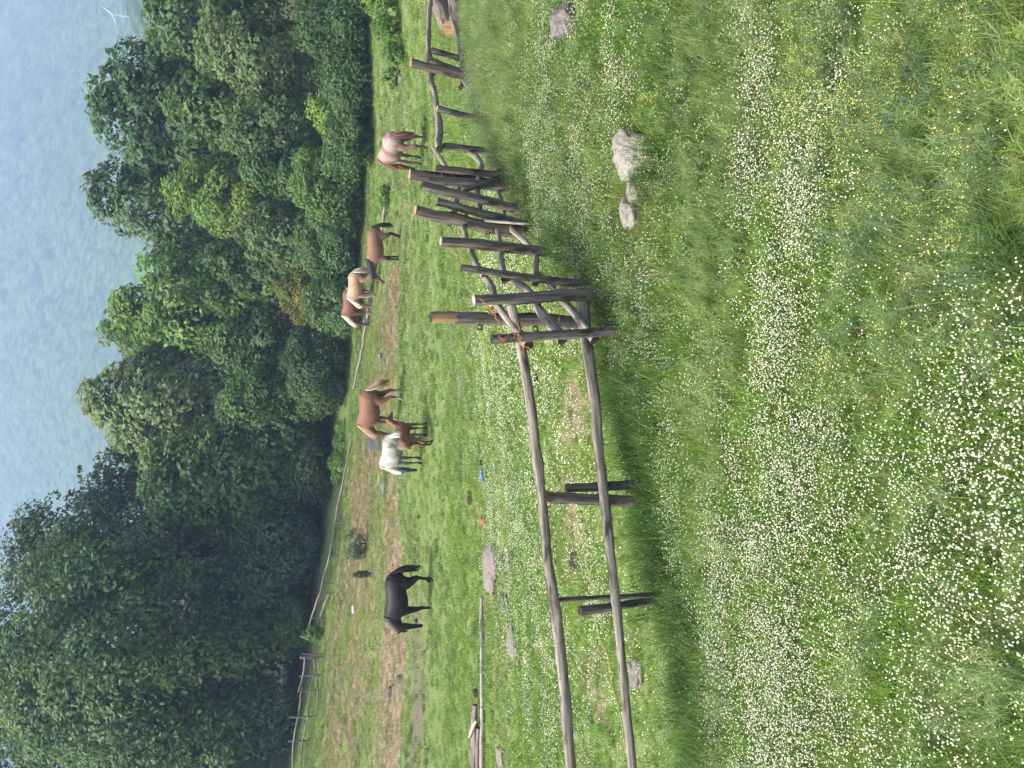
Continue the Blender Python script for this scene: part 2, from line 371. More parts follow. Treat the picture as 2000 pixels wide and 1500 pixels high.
# ================================================================== TREES
def crown_np(rw, rh, zc, leaf, dens, seed, col, droop=.0, egg=.25, lump=(.20, .34), rough=.35, sparse=1.0):
    """leaves of a crown: lumps over an egg-shaped hull, small leaf faces on every lump. origin at the trunk's foot"""
    rs = np.random.default_rng(seed)
    mean_l = (lump[0] + lump[1]) / 2 * rw
    area = 4 * np.pi * ((rw * rw * 1 + 2 * (rw * rh)) / 3)
    nL = int(max(14, 3.0 * area / (np.pi * mean_l ** 2)) * sparse)
    d = rs.normal(size=(nL, 3)); d /= np.linalg.norm(d, axis=1)[:, None]
    d = d[(d[:, 1] < .45) | (rs.uniform(size=nL) < .35)]; nL = len(d)
    k = rs.uniform(.42, 1.13, nL) ** .7
    zz = d[:, 2]; nar = 1 - egg * np.clip(zz, 0, 1) ** 1.5 - .18 * np.clip(-zz, 0, 1)
    LC = np.c_[d[:, 0] * rw * nar * k, d[:, 1] * rw * nar * k, zc + zz * rh * k]
    lr = rs.uniform(lump[0], lump[1], nL) * rw * rs.uniform(.55, 1.3, nL)
    ltone = 1 + rough * (rs.uniform(size=nL) - .5) * 1.2; lhue = rs.normal(0, .06, nL)
    nl = np.maximum(20, (dens * lr ** 2 / leaf ** 2)).astype(int)
    idx = np.repeat(np.arange(nL), nl); n = len(idx)
    q = rs.normal(size=(n, 3)); q /= np.linalg.norm(q, axis=1)[:, None]
    out = d[idx] * np.array([1, 1, .6]) + np.array([0, 0, .45]); out /= np.linalg.norm(out, axis=1)[:, None]
    fl = (q * out).sum(1) < -.25; q[fl] = q[fl] - 2 * (q[fl] * out[fl]).sum(1)[:, None] * out[fl]
    rad = rs.uniform(.55, 1.0, n) ** .5 * rs.choice([1, 1, 1, 1.18], n)
    P = LC[idx] + q * (lr[idx] * rad)[:, None] * np.array([1, 1, .8])
    if droop: P[:, 2] -= droop * lr[idx] * np.clip(rad * (1 - q[:, 2]), 0, 2) ** 2 * .35; P[:, :2] += (d[idx, :2]) * (droop * lr[idx] * .25 * (1 - q[:, 2]))[:, None]
    N = q * .55 + out * .5 + rs.normal(size=(n, 3)) * .42 + np.array([0, 0, .25]); N /= np.linalg.norm(N, axis=1)[:, None]
    A = np.cross(N, rs.normal(size=(n, 3))); A /= np.linalg.norm(A, axis=1)[:, None]
    if droop: A = A * .6 + np.array([0, 0, -.6]); A -= N * (A * N).sum(1)[:, None]; A /= np.linalg.norm(A, axis=1)[:, None] + 1e-9
    B = np.cross(N, A); s = leaf * rs.uniform(.6, 1.25, n)
    V = np.stack([P - A * s[:, None] * .6, P + B * s[:, None] * .34 - N * s[:, None] * .08, P + A * s[:, None] * .6, P - B * s[:, None] * .34 - N * s[:, None] * .08], 1)
    keep = V[:, :, 2].min(1) > .05
    c = np.array([1.55, 1.62, 1.35]) * np.array(col)[None] * (ltone[idx] * rs.uniform(.78, 1.25, n))[:, None]
    c[:, 0] *= 1 + lhue[idx] * 1.6 + rs.normal(0, .05, n); c[:, 2] *= 1 - lhue[idx]
    return V[keep], np.repeat(np.clip(c[keep], .003, .6), 4, 0), LC, lr
def tree(name, pos, height, width, crown_lo, col, leaf, label, cat="tree", group=None, seed=0, droop=0, dens=10.0, trunk=True, bloom=None, lump=(.20, .34), egg=.25, sparse=1.0, rough=.35):
    root = empty(name, pos, label, cat, group)
    zc = (height + crown_lo) / 2; rh = (height - crown_lo) / 2 * .9; rw = width / 2 * .88
    V, c, LC, lr = crown_np(rw, rh, zc, leaf, dens, seed, col, droop, egg, lump, rough, sparse)
    n = len(V); f = np.arange(n * 4).reshape(n, 4)
    put("crown", mesh_np("crown", V.reshape(-1, 3), [f], None, False, {"col": c}), M_LEAF, root)
    if bloom:
        rs = np.random.default_rng(seed + 5); k = rs.choice(n, bloom[0], replace=False); Pb = V[k].mean(1) + np.array([0, -.06, .05])
        cl = rs.integers(0, 9, bloom[0]); 
        Q = Pb[:, None] + rs.normal(size=(bloom[0], 4, 3)) * bloom[1]
        put("blossom", mesh_np("blossom", Q.reshape(-1, 3), [np.arange(bloom[0] * 4).reshape(-1, 4)], None, False, {"col": np.tile(np.array(bloom[2]), (bloom[0] * 4, 1))}), M_LEAF, root)
    if trunk:
        rs = np.random.default_rng(seed + 9); r0 = max(.05, height * .022)
        paths = []
        top = np.array([rs.normal(0, .05) * width, rs.normal(0, .05) * width, height * .8])
        pz = np.linspace(0, 1, 8); main = np.outer(pz, top) + np.c_[np.sin(pz * 5) * .02 * width, np.cos(pz * 4) * .015 * width, pz * 0]; main[0, 2] = -.3
        paths.append((main, r0 * (1 - .8 * pz) * np.where(pz == 0, 1.4, 1)))
        for kx in rs.choice(len(LC), min(14, len(LC)), replace=False):
            st = rs.uniform(.15, .7); a = np.array([np.interp(st, pz, main[:, i]) for i in range(3)]); e = LC[kx]
            tt = np.linspace(0, 1, 6)[:, None]; mid = a * (1 - tt) + e * tt; mid[:, 2] += (np.sin(tt[:, 0] * np.pi)) * .05 * height
            paths.append((mid, r0 * .42 * (1 - .85 * tt[:, 0])))
        tv, tq = tube_mesh(paths, 7); put("trunk", mesh_np("trunk", tv, [tq]), M_BARK, root)
    return root
DK, MD, LT, YG, SV, GY, RU, BR = (.030, .056, .024), (.052, .095, .032), (.082, .138, .038), (.098, .150, .036), (.105, .14, .070), (.085, .118, .052), (.095, .10, .032), (.10, .16, .036)
# (photo y of the crown's centre, v of its top, half width px, distance m, crown base share of height, colour, leaf, droop, name, label)
TREES = [
 (1450, -260, 230, 64, .30, DK, .34, .3, "broadleaf_tree", "dark tree top rising behind the big drooping tree at the far left"),
 (1290, -50, 262, 53, .06, (.052, .088, .038), .30, 1.0, "broadleaf_tree", "biggest tree, dark drooping sprays of leaves above the left rail fence"),
 (1085, -5, 158, 60, .20, (.04, .07, .032), .30, .2, "broadleaf_tree", "dark tree with a tall top right of the biggest drooping tree"),
 (925, 140, 62, 62, .35, (.040, .065, .034), .30, 0, "broadleaf_tree", "thin crown with sky-bright gaps beside the tall dark tree"),
 (935, 262, 118, 52.5, .10, (.058, .098, .038), .36, .5, "broadleaf_tree", "pale green rounded tree standing between the drooping tree and the silvery one"),
 (780, 168, 112, 57, .30, SV, .40, .3, "broadleaf_tree", "silvery pale-leaved tree with a wide dome in the middle of the wood"),
 (795, 425, 100, 51, .05, MD, .26, .3, "broadleaf_tree", "mid green tree below the silvery dome"),
 (590, 212, 118, 56, .25, LT, .38, .2, "broadleaf_tree", "light green wide tree right of the silvery dome"),
 (645, 186, 60, 60, .30, (.075, .125, .036), .24, 0, "slender_tree", "small bright green treetop poking up behind the light green wide tree"),
 (385, 170, 98, 56, .25, (.048, .084, .036), .36, .2, "broadleaf_tree", "bluish green tree with a ragged top left of the big-leaved dome"),
 (200, 170, 120, 53, .28, (.042, .075, .032), .42, .2, "broadleaf_tree", "big-leaved dark dome at the right above the yellowish bush"),
 (5, 275, 115, 49, .25, (.052, .088, .034), .36, .2, "broadleaf_tree", "tree cut by the right edge of the photo, beneath the hazy spur"),
 (375, 325, 85, 50, .15, YG, .22, 0, "slender_tree", "yellow-green fine-leaved tree in front of the ragged bluish tree"),
 (205, 310, 80, 49, .25, (.056, .096, .036), .34, .2, "broadleaf_tree", "lighter rounded tree just below the big-leaved dark dome"),
 (95, 385, 88, 45, .12, GY, .26, .3, "broadleaf_tree", "greyish green tree between the right edge tree and the shrubs"),
 (255, 430, 80, 45, .10, (.062, .10, .042), .26, .4, "broadleaf_tree", "soft mid green tree below the lighter rounded one"),
 (325, 470, 60, 44, .05, (.045, .082, .03), .24, .3, "broadleaf_tree", "narrow dark green tree below the yellow-green one"),
 (450, 455, 72, 46, .08, (.07, .10, .045), .24, .2, "broadleaf_tree", "dusty green tree between the yellow-green tree and the light wide tree"),
 (500, 400, 78, 50, .10, (.048, .082, .034), .30, .3, "broadleaf_tree", "shaded tree below the light green wide tree, right half"),
 (680, 395, 82, 52, .08, (.050, .088, .034), .28, .4, "broadleaf_tree", "shaded tree below the light green wide tree, left half"),
 (870, 470, 80, 51.5, .05, (.05, .085, .036), .24, .4, "broadleaf_tree", "low dark tree at the foot of the pale green rounded tree"),
 (1010, 400, 90, 52, .05, (.052, .09, .038), .28, .6, "broadleaf_tree", "dark leaning tree right of the biggest drooping tree's foot"),
 (1440, 300, 130, 50, .06, (.052, .090, .038), .28, .7, "broadleaf_tree", "drooping tree at the far left edge above the rail fence"),
 (1120, 420, 90, 51, .05, (.052, .092, .038), .28, .8, "broadleaf_tree", "drooping lower tree tucked under the right side of the biggest tree"),
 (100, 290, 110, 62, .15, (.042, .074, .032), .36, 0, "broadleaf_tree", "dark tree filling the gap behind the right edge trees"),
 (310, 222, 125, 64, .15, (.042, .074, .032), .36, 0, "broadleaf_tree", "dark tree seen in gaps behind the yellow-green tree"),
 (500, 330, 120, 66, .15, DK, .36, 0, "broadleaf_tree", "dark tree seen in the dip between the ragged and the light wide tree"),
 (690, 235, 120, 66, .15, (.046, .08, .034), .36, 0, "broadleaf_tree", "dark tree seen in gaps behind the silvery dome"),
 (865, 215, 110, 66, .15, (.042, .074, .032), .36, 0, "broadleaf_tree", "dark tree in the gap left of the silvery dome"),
]
SHRUBS = [
 (215, 598, 48, 38.5, .0, BR, .16, .2, "shrub", "yellow-green shrub glowing against the dark thicket above the roan horse"),
 (50, 585, 95, 37, .0, (.036, .066, .026), .16, .3, "shrub", "large dark shrub behind the bright weeds at the far right"),
 (165, 640, 75, 37, .0, (.042, .074, .03), .15, .2, "shrub", "dark green shrub at the paddock edge right of the roan horse"),
 (270, 630, 62, 37.5, .0, (.050, .086, .032), .15, .2, "shrub", "mid green shrub directly behind the roan horse"),
 (350, 560, 68, 40.5, .0, (.072, .12, .034), .18, .4, "shrub", "fresh green tall shrub left of the roan horse"),
 (415, 598, 56, 41, .0, (.056, .094, .034), .15, .1, "flowering_shrub", "shrub dotted with pale blossom above the bay horse's tail"),
 (480, 575, 72, 43, .0, (.054, .092, .036), .17, .3, "shrub", "soft green shrub behind the bay horse's back"),
 (575, 535, 55, 45.5, .0, RU, .15, .2, "shrub", "rusty olive shrub above the two horses grazing together"),
 (595, 600, 66, 42.5, .0, (.060, .104, .042), .17, .1, "shrub", "rounded pale green bush right behind the pair of grazing horses"),
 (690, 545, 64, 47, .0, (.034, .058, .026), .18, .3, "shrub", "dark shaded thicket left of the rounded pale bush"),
 (755, 565, 62, 47.5, .0, (.046, .08, .032), .16, .1, "shrub", "rounded dark bush in the bend of the wood's edge"),
 (1225, 520, 55, 49, .0, (.05, .095, .032), .18, .2, "shrub", "bright low shrub under the biggest tree, behind the fence gap"),
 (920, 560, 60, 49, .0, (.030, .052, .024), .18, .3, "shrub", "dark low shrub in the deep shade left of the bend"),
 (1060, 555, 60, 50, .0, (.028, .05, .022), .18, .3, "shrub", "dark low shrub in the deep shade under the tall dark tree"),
]
def place_tree(row, seed, lumps=(.20, .34), **kw):
    yc, vt, hw, y, lo, col, leaf, droop, name, label = row
    u = 1500 - yc; top = at_y(u, vt, y); zb = float(H(top[0], y)); D = pix(top)[2]
    h = top[2] - zb; wd = 2 * hw / F * D
    return tree(name, (top[0], y, zb), h, wd, lo * h, col, leaf, label, "shrub" if "shrub" in name else "tree", "trees of the wood" if "shrub" not in name else "shrubs along the wood's edge", seed, droop, lump=lumps, **kw)
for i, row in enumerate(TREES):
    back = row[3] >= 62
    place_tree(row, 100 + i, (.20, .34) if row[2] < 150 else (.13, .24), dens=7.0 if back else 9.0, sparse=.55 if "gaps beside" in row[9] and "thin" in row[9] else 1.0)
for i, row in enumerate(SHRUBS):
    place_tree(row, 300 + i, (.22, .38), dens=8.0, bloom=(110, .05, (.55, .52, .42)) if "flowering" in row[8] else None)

# the wood goes on past both edges of the frame as one mass
VV = []; CC = []
for i_, (x_, y_, h_, w_) in enumerate([(24.5, 36, 6, 8), (27.5, 45, 14, 11), (31, 40, 9, 9), (35, 50, 17, 13), (34, 36, 7, 8), (-34, 52, 19, 14), (-32, 47, 8, 8), (-40, 60, 22, 16), (42, 44, 12, 12)]):
    V_, c_, _, _ = crown_np(w_ * .44, h_ * .46, h_ * .5, .30, 6.0, 700 + i_, (.048, .085, .034), .3)
    VV.append(V_ + np.array([x_, y_, float(H(x_, y_))])); CC.append(c_)
VV = np.concatenate(VV); n_ = len(VV)
tag(put("woodland", mesh_np("woodland", VV.reshape(-1, 3), [np.arange(n_ * 4).reshape(n_, 4)], None, False, {"col": np.concatenate(CC)}), M_LEAF), None, None, None, "stuff")
# ================================================================== FENCES
_fu = np.array([-300, 0, 335, 920, 1020, 1090, 1160, 1215, 1290, 1370, 1500, 1700])
_fy = np.array([6.9, 7.45, 7.96, 8.74, 10.18, 11.1, 11.8, 12.5, 13.6, 14.4, 15.9, 18.0])
def fy(u): return float(np.interp(u, _fu, _fy))
def NP(v, yi, off=0.0):                 # point of the near fence's vertical surface, off metres behind it
    u = 1500 - yi; return at_y(u, v, fy(u) + off)
def near_post(parent, top, base, wpx, mats, off=0.0, seed=0, taper=.95, **kw):
    """top/base = (v, y) in the photo; the foot goes into the ground below base"""
    ub = 1500 - base[1]; y = fy(ub) + off
    B = at_y(ub, base[0], y); T = at_y(1500 - top[1], top[0], y + kw.pop('lean', 0.0)); d = (B - T) / np.linalg.norm(B - T)
    zg = float(H(B[0], B[1])); ext = max(.15, (B[2] - zg) / max(.3, -d[2]) + .2); B2 = B + d * ext
    r = wpx / 2 * pix(T)[2] / F
    return add_log("post", [B2, (B2 + T) / 2, T], [r * 1.04, r, r * taper], mats, parent, seed=seed, **kw)
def near_rail(parent, pts, wpx, mats=None, off=0.0, seed=0, **kw):
    of = list(off) + [off[-1]] * (len(pts) - len(off)) if isinstance(off, (list, tuple)) else [off] * len(pts)
    P = [NP(v, y, o_) for (v, y), o_ in zip(pts, of)]
    w = np.broadcast_to(np.array(wpx, float), (len(pts),))
    r = [a / 2 * pix(p)[2] / F for a, p in zip(w, P)]
    return add_log("rail", P, r, mats or (M_RAIL, M_DARKCUT, M_DARKCUT), parent, seed=seed, knot=kw.pop('knot', .5), **kw)
DP = (M_POST, M_POST, M_DARKCUT)
# ---- left run
c = gp(450, 1260)
FL = empty("rail_fence", c, "two long weathered rails on pairs of dark posts, crossing the left of the meadow", "fence", "rail fences")
def rel(o, root):                     # children keep their world coordinates
    o.matrix_parent_inverse = Matrix.Translation(root.location).inverted(); return o
def LF(f, *a, **k): return rel(f(FL, *a, **k), FL)
LF(near_rail, [(999, 596), (1021, 690), (1036, 790), (1050, 900), (1061, 985), (1072, 1105), (1089, 1230), (1104, 1365), (1112, 1470), (1119, 1560)], [17, 18, 19, 20, 20, 20, 21, 21, 21, 21], off=-.06, seed=1)
LF(near_rail, [(1137, 572), (1146, 680), (1164, 795), (1172, 900), (1190, 1050), (1203, 1170), (1218, 1320), (1233, 1480), (1240, 1560)], [22, 22, 20, 19, 18, 18, 17, 17, 17], off=-.06, seed=2)
LF(near_post, (1062, 972), (1226, 978), 23, (M_POST, M_POST, M_SPLIT), off=.08, seed=3, rough_end=.05)
LF(near_post, (1105, 954), (1262, 944), 18, DP, off=.12, seed=4)
LF(near_post, (1074, 1172), (1326, 1160), 13, DP, off=.07, seed=5, flat=.2)
LF(near_post, (1131, 1193), (1310, 1170), 19, (M_POST, M_POST, M_DARKCUT), off=.12, seed=6, taper=1.15, flat=.2)
# splinters on the broken post top
sp = []
for k in range(9):
    a = NP(1075 - random.uniform(0, 8), 962 + k * 2.4, .03); b2 = NP(1048 + random.uniform(0, 14), 956 + k * 2.2 + random.uniform(-4, 4), .03)
    sp.append((np.stack([a, (a + b2) / 2, b2]), [.016, .010, .002]))
tv, tq = tube_mesh(sp, 4); rel(put("splinter", mesh_np("splinter", tv, [tq], uv=tv[:, [0, 2]]), M_CUT, FL), FL)
M_TWINE = plain("orange_twine", (.45, .16, .06), .8, .1, .2, 30)
M_WIRE = plain("pale_yellow_wire", (.40, .33, .16), .7, .2, .2, 20)
def strand(name, pts, r, mat, root, off=-.02, sag=0):
    P = np.array([NP(v, y, off) for v, y in pts]); n = len(P); t = np.linspace(0, n - 1, n * 6)
    Q = np.stack([np.interp(t, range(n), P[:, i]) for i in range(3)], 1); Q[:, 2] += .012 * np.sin(t * 7)
    tv, tq = tube_mesh([(Q, r)], 5); return rel(put(name, mesh_np(name, tv, [tq]), mat, root), root)
strand("wire", [(1068, 975), (1075, 1010), (1077, 1050), (1073, 1110), (1074, 1165)], .0045, M_TWINE, FL, -.10)
strand("wire", [(985, 800), (1010, 850), (1060, 900), (1122, 992), (1132, 1040), (1150, 1120), (1162, 1221), (1185, 1282), (1215, 1424), (1232, 1510)], .004, M_WIRE, FL, .15)

# ---- right run with its corner
c = gp(1090, 1020)
FR = empty("rail_fence", c, "crooked fence of many short posts and curved branches leaving the corner towards the right", "fence", "rail fences")
def RF(f, *a, **k): return rel(f(FR, *a, **k), FR)
RF(near_post, (884, 620), (1120, 627), 28, (M_POST, M_POST, M_SPLIT), off=.35, seed=11, wob=.2, flat=.1)
ub = 1500 - 627; o = add_log("bare_top", [at_y(1500 - 620.3, 892, fy(ub) + .35), at_y(1500 - 619.6, 866, fy(ub) + .35), at_y(1500 - 619, 841, fy(ub) + .35)], [.082, .088, .080], (M_SPLIT, M_SPLIT, M_DARKCUT), FR, seed=12, flat=.15, rough_end=.01); rel(o, FR)
RF(near_post, (923, 588), (1152, 575), 25, (M_POST, M_POST, M_PALECUT), off=-.16, seed=12, taper=.85)
RF(near_post, (958, 662), (1215, 645), 19, DP, off=-.42, seed=13, wob=.2)
RF(near_post, (899, 524), (1068, 546), 15, DP, off=-.26, seed=14)
RF(near_post, (859, 470), (1072, 492), 22, (M_BROWNPOST, M_POST, M_PALECUT), off=-.10, seed=15, taper=.75)
RF(near_post, (809, 411), (1005, 455), 23, (M_BROWNPOST, M_POST, M_CUT), off=.25, seed=16, wob=.2)
RF(near_post, (851, 393), (1000, 432), 17, (M_POST, M_POST, M_PALECUT), off=-.08, seed=17)
RF(near_post, (822, 361), (1012, 407), 19, (M_POST, M_POST, M_DARKCUT), off=-.10, seed=18)
RF(near_post, (798, 341), (1005, 368), 24, (M_BROWNPOST, M_POST, M_CUT), off=.35, seed=19, taper=.9)
RF(near_post, (851, 328), (972, 341), 14, (M_POST, M_POST, M_DARKCUT), off=-.06, seed=20)
RF(near_post, (835, 352), (1008, 366), 17, (M_POST, M_POST, M_DARKCUT), off=.02, seed=21)
RF(near_post, (866, 284), (965, 297), 13, (M_POST, M_POST, M_DARKCUT), off=.05, seed=22)
RF(near_post, (853, 212), (912, 226), 12, (M_POST, M_POST, M_PALECUT), off=-.14, seed=23)
RF(near_post, (801, 124), (920, 150), 18, (M_BROWNPOST, M_POST, M_CUT), off=-.16, seed=24)
RF(near_post, (838, 118), (915, 148), 15, (M_POST, M_POST, M_DARKCUT), off=.2, seed=25)
RF(near_post, (842, 98), (916, 118), 11, (M_POST, M_POST, M_DARKCUT), off=.1, seed=26)
# rails: corner to the thin post
RF(near_rail, [(1034, 676), (1010, 645), (985, 612), (968, 590), (963, 562), (950, 545), (944, 538)], [22, 18, 16, 16, 15, 13, 13], off=[-.34, -.08, .05, .08, .06, -.02, -.14], seed=31, wob=.25, knot=1.2)
RF(near_rail, [(1097, 665), (1064, 622), (1049, 600), (1042, 580), (1020, 560), (992, 545), (984, 544)], [24, 21, 17, 16, 15, 14, 14], off=[-.34, -.06, .05, .08, .06, -.02, -.14], seed=32, wob=.25, knot=1.2)
RF(near_rail, [(1164, 663), (1128, 618), (1100, 588), (1075, 558), (1056, 540), (1046, 534)], [20, 17, 15, 14, 13, 14], off=[-.34, -.06, .05, .06, -.02, -.14], seed=33, wob=.2)
# thin post to the dark leaning ones
RF(near_rail, [(946, 543), (932, 520), (922, 498), (911, 468), (906, 440), (909, 420), (912, 404)], [12, 12, 12, 11, 10, 10, 9], off=.02, seed=34, wob=.3, knot=1)
RF(near_rail, [(986, 549), (983, 528), (977, 498), (975, 470), (972, 450)], [12, 12, 11, 10, 10], off=.02, seed=35, wob=.2)
RF(near_rail, [(1046, 556), (1047, 525), (1046, 495), (1020, 466), (1000, 448), (984, 434)], [13, 12, 11, 11, 10, 9], off=.05, seed=36, wob=.3, knot=1)
RF(near_rail, [(884, 418), (891, 396), (897, 375), (893, 355), (875, 332), (858, 305), (844, 287)], [13, 12, 11, 10, 9, 8, 6], off=.08, seed=37, wob=.3, knot=1)
RF(near_rail, [(937, 412), (936, 395), (933, 372), (936, 345), (941, 322), (930, 306), (914, 299)], [12, 11, 11, 11, 10, 10, 8], off=.05, seed=38, wob=.3, knot=1)
RF(near_rail, [(985, 425), (982, 405), (974, 380), (970, 350), (975, 325), (990, 300)], [10, 10, 9, 9, 8, 7], off=.1, seed=39, wob=.2)
RF(near_rail, [(903, 374), (925, 366), (960, 352), (985, 343), (1016, 333)], [8, 9, 10, 10, 9], off=-.16, seed=40, mats=(M_POST, M_POST, M_POST), wob=.2)
RF(near_rail, [(946, 431), (985, 434), (1022, 437), (1056, 439)], [9, 9, 7, 3], off=-.14, seed=41, mats=(M_STAKE, M_STAKE, M_STAKE), wob=.1, flat=.4)
# the thick rail and the low one at the right
RF(near_rail, [(859, 292), (858, 262), (857, 230), (853, 205), (849, 182), (842, 160), (838, 130), (836, 95), (838, 40), (843, -20)], [15, 15, 14, 11, 10, 11, 10, 9, 9, 9], off=[-.25, .0, .05], seed=42, wob=.25, knot=.8)
RF(near_rail, [(846, 146), (843, 125), (838, 100)], [9, 9, 8], off=.28, seed=43)
RF(near_rail, [(877, -15), (884, 40), (892, 70), (902, 110), (905, 140), (903, 158)], [8, 9, 10, 10, 9, 8], off=.02, seed=44, wob=.2)
RF(near_rail, [(899, 172), (903, 158), (904, 140)], [9, 9, 8], off=.2, seed=45)
RF(near_rail, [(898, 148), (910, 166), (922, 178), (940, 200)], [7, 6, 5, 3], off=-.05, seed=46, wob=.3)
# ring insulators, fence wire and twine
M_BLACKPLASTIC = plain("black_plastic", (.02, .02, .02), .4, .4, .1, 5)
def ring(parent, P, R=.032, r=.011):
    a = np.linspace(0, 2 * np.pi, 15); Q = np.stack([P[0] + R * np.cos(a), np.full(15, P[1]), P[2] + R * np.sin(a)], 1)
    tv, tq = tube_mesh([(Q, r)], 6); return rel(put("insulator", mesh_np("insulator", tv, [tq]), M_BLACKPLASTIC, parent), parent)
for v, y, o in ((937, 639, .25), (877, 437, .2), (953, 455, .2), (1046, 642, .1)):
    ring(FR, NP(v, y, o))
strand("wire", [(864, 328), (864, 375), (865, 430), (866, 465), (880, 490), (895, 500)], .0035, M_PALECUT, FR, -.14)
strand("wire", [(878, 440), (885, 470), (905, 510), (915, 560), (925, 600), (936, 638)], .0035, M_WIRE, FR, .3)
strand("wire", [(937, 640), (955, 700), (965, 760), (985, 800)], .0035, M_WIRE, FR, .3)
def tw(pts, off): strand("twine", pts, .0045, M_TWINE, FR, off)
tw([(938, 583), (945, 590), (955, 600), (962, 608), (972, 625), (978, 640), (985, 655)], -.32)
tw([(950, 596), (958, 605), (965, 600), (955, 612), (968, 616), (960, 598), (972, 608), (952, 606)], -.30)
tw([(975, 655), (982, 668), (988, 662), (978, 672), (992, 678), (985, 660), (1000, 650), (1012, 655), (1018, 672), (1035, 682)], -.52)
tw([(1013, 630), (1014, 650), (1018, 668), (1024, 690)], -.5)
tw([(1094, 618), (1090, 632), (1085, 640)], .2)

# ---- far fence
M_FARWOOD = wood_mat("far_rail_wood", (.11, .09, .075), (.30, .26, .22))
def far_fence(label, posts, rails, group="rail fences", name="rail_fence"):
    c = gp(1500 - posts[0][2], posts[0][1]); root = empty(name, c, label, "fence", group)
    def fp(v, y, D0):
        u = 1500 - y; return at_y(u, v, D0)
    yp = [gp(1500 - p[2], p[1])[1] for p in posts]; uu = np.array([1500 - p[2] for p in posts], float); o = np.argsort(uu)
    plan = lambda u: float(np.interp(u, uu[o], np.array(yp)[o]))
    for k, (vt, vb, y, wpx, *dy) in enumerate(posts):
        yy = plan(1500 - y); B = at_y(1500 - y, vb, yy); T = at_y(1500 - y - (dy[0] if dy else 0), vt, yy); B[2] -= .25
        r = wpx / 2 * yy / F
        rel(add_log("post", [B, (B + T) / 2, T], [r, r, r * .9], (M_FARWOOD, M_POST, M_PALECUT), root, seed=50 + k, seg=.25, ring=8), root)
    for k, (pts, wpx) in enumerate(rails):
        P = [at_y(1500 - y, v, plan(1500 - y) - .09) for v, y in pts]; r = wpx / 2 * P[0][1] / F
        rel(add_log("rail", P, [r] * len(P), (M_FARWOOD, M_PALECUT, M_PALECUT), root, seed=70 + k, seg=.25, ring=7, wob=.35), root)
    return root
far_fence("far rail fence on the rise at the left, with tall posts before the dark wood",
          [(564, 606, 1448, 4), (568, 620, 1401, 4), (584, 627, 1350, 3), (584, 629, 1318, 3, 3), (586, 635, 1284, 5), (590, 633, 1280, 3, -3)],
          [([(571, 1510), (573, 1450), (580, 1410), (587, 1375), (589, 1340), (582, 1352)][:5], 3.6), ([(583, 1352), (592, 1320), (596, 1285)], 4), ([(588, 1510), (590, 1450), (601, 1400), (606, 1350), (613, 1318), (616, 1285)], 3.0), ([(622, 1370), (619, 1320), (612, 1286)], 2.5)])
far_fence("far rail fence with wavy thin rails from the gap down towards the bend",
          [(588, 632, 1243, 6), (606, 632, 1207, 3), (636, 650, 1160, 3), (627, 652, 1140, 3), (634, 650, 1129, 2), (645, 662, 1086, 3), (650, 667, 1034, 3), (655, 668, 1020, 4), (668, 676, 970, 3), (676, 683, 930, 3)],
          [([(600, 1240), (604, 1222), (612, 1196), (622, 1165), (630, 1142), (636, 1115), (643, 1088), (650, 1050), (655, 1020), (660, 985), (668, 950), (674, 920), (680, 890), (686, 860)], 3.6), ([(616, 1236), (623, 1215), (630, 1190), (637, 1172), (643, 1160)], 3.2), ([(604, 1224), (600, 1243)], 3)])
far_fence("far rail fence with low pale rails along the wood behind the grazing horses",
          [(690, 700, 756, 3), (700, 708, 700, 4), (708, 718, 640, 4), (716, 726, 600, 4), (724, 732, 540, 4), (731, 741, 470, 4), (743, 758, 408, 5), (755, 764, 350, 4)],
          [([(690, 760), (699, 720), (706, 690), (711, 655), (716, 625), (722, 580), (728, 540), (736, 490), (747, 440), (751, 402)], 4.2), ([(714, 640), (721, 600), (727, 560), (732, 520)], 3.5), ([(750, 408), (757, 390), (764, 365), (771, 345)], 2.5)])
# ================================================================== HORSES
def loft(st, n=18):
    """closed tube along +X stations (x, z, half height, half width)"""
    a = np.linspace(0, 2 * np.pi, n, endpoint=False); V = []; Q = []
    for x, z, h, w_ in st: V.append(np.stack([np.full(n, x), w_ * np.cos(a), z + h * np.sin(a)], 1))
    V = np.concatenate(V); m = len(st)
    for i in range(m - 1):
        j = np.arange(n); k = (j + 1) % n; Q.append(np.stack([i * n + j, i * n + k, (i + 1) * n + k, (i + 1) * n + j], 1))
    V = np.concatenate([V, [[st[0][0], 0, st[0][1]]], [[st[-1][0], 0, st[-1][1]]]]); j = np.arange(n); k = (j + 1) % n
    T = np.concatenate([np.stack([k, j, np.full(n, m * n)], 1), np.stack([(m - 1) * n + j, (m - 1) * n + k, np.full(n, m * n + 1)], 1)])
    return V, np.concatenate(Q), T
def balls(chain, sub=7):
    """overlapping ellipsoids along a chain of (x, y, z, rx, ry, rz)"""
    out = []
    for a, b2 in zip(chain[:-1], chain[1:]):
        for t in np.linspace(0, 1, sub, endpoint=False): out.append(np.array(a) * (1 - t) + np.array(b2) * t)
    out.append(np.array(chain[-1])); return out
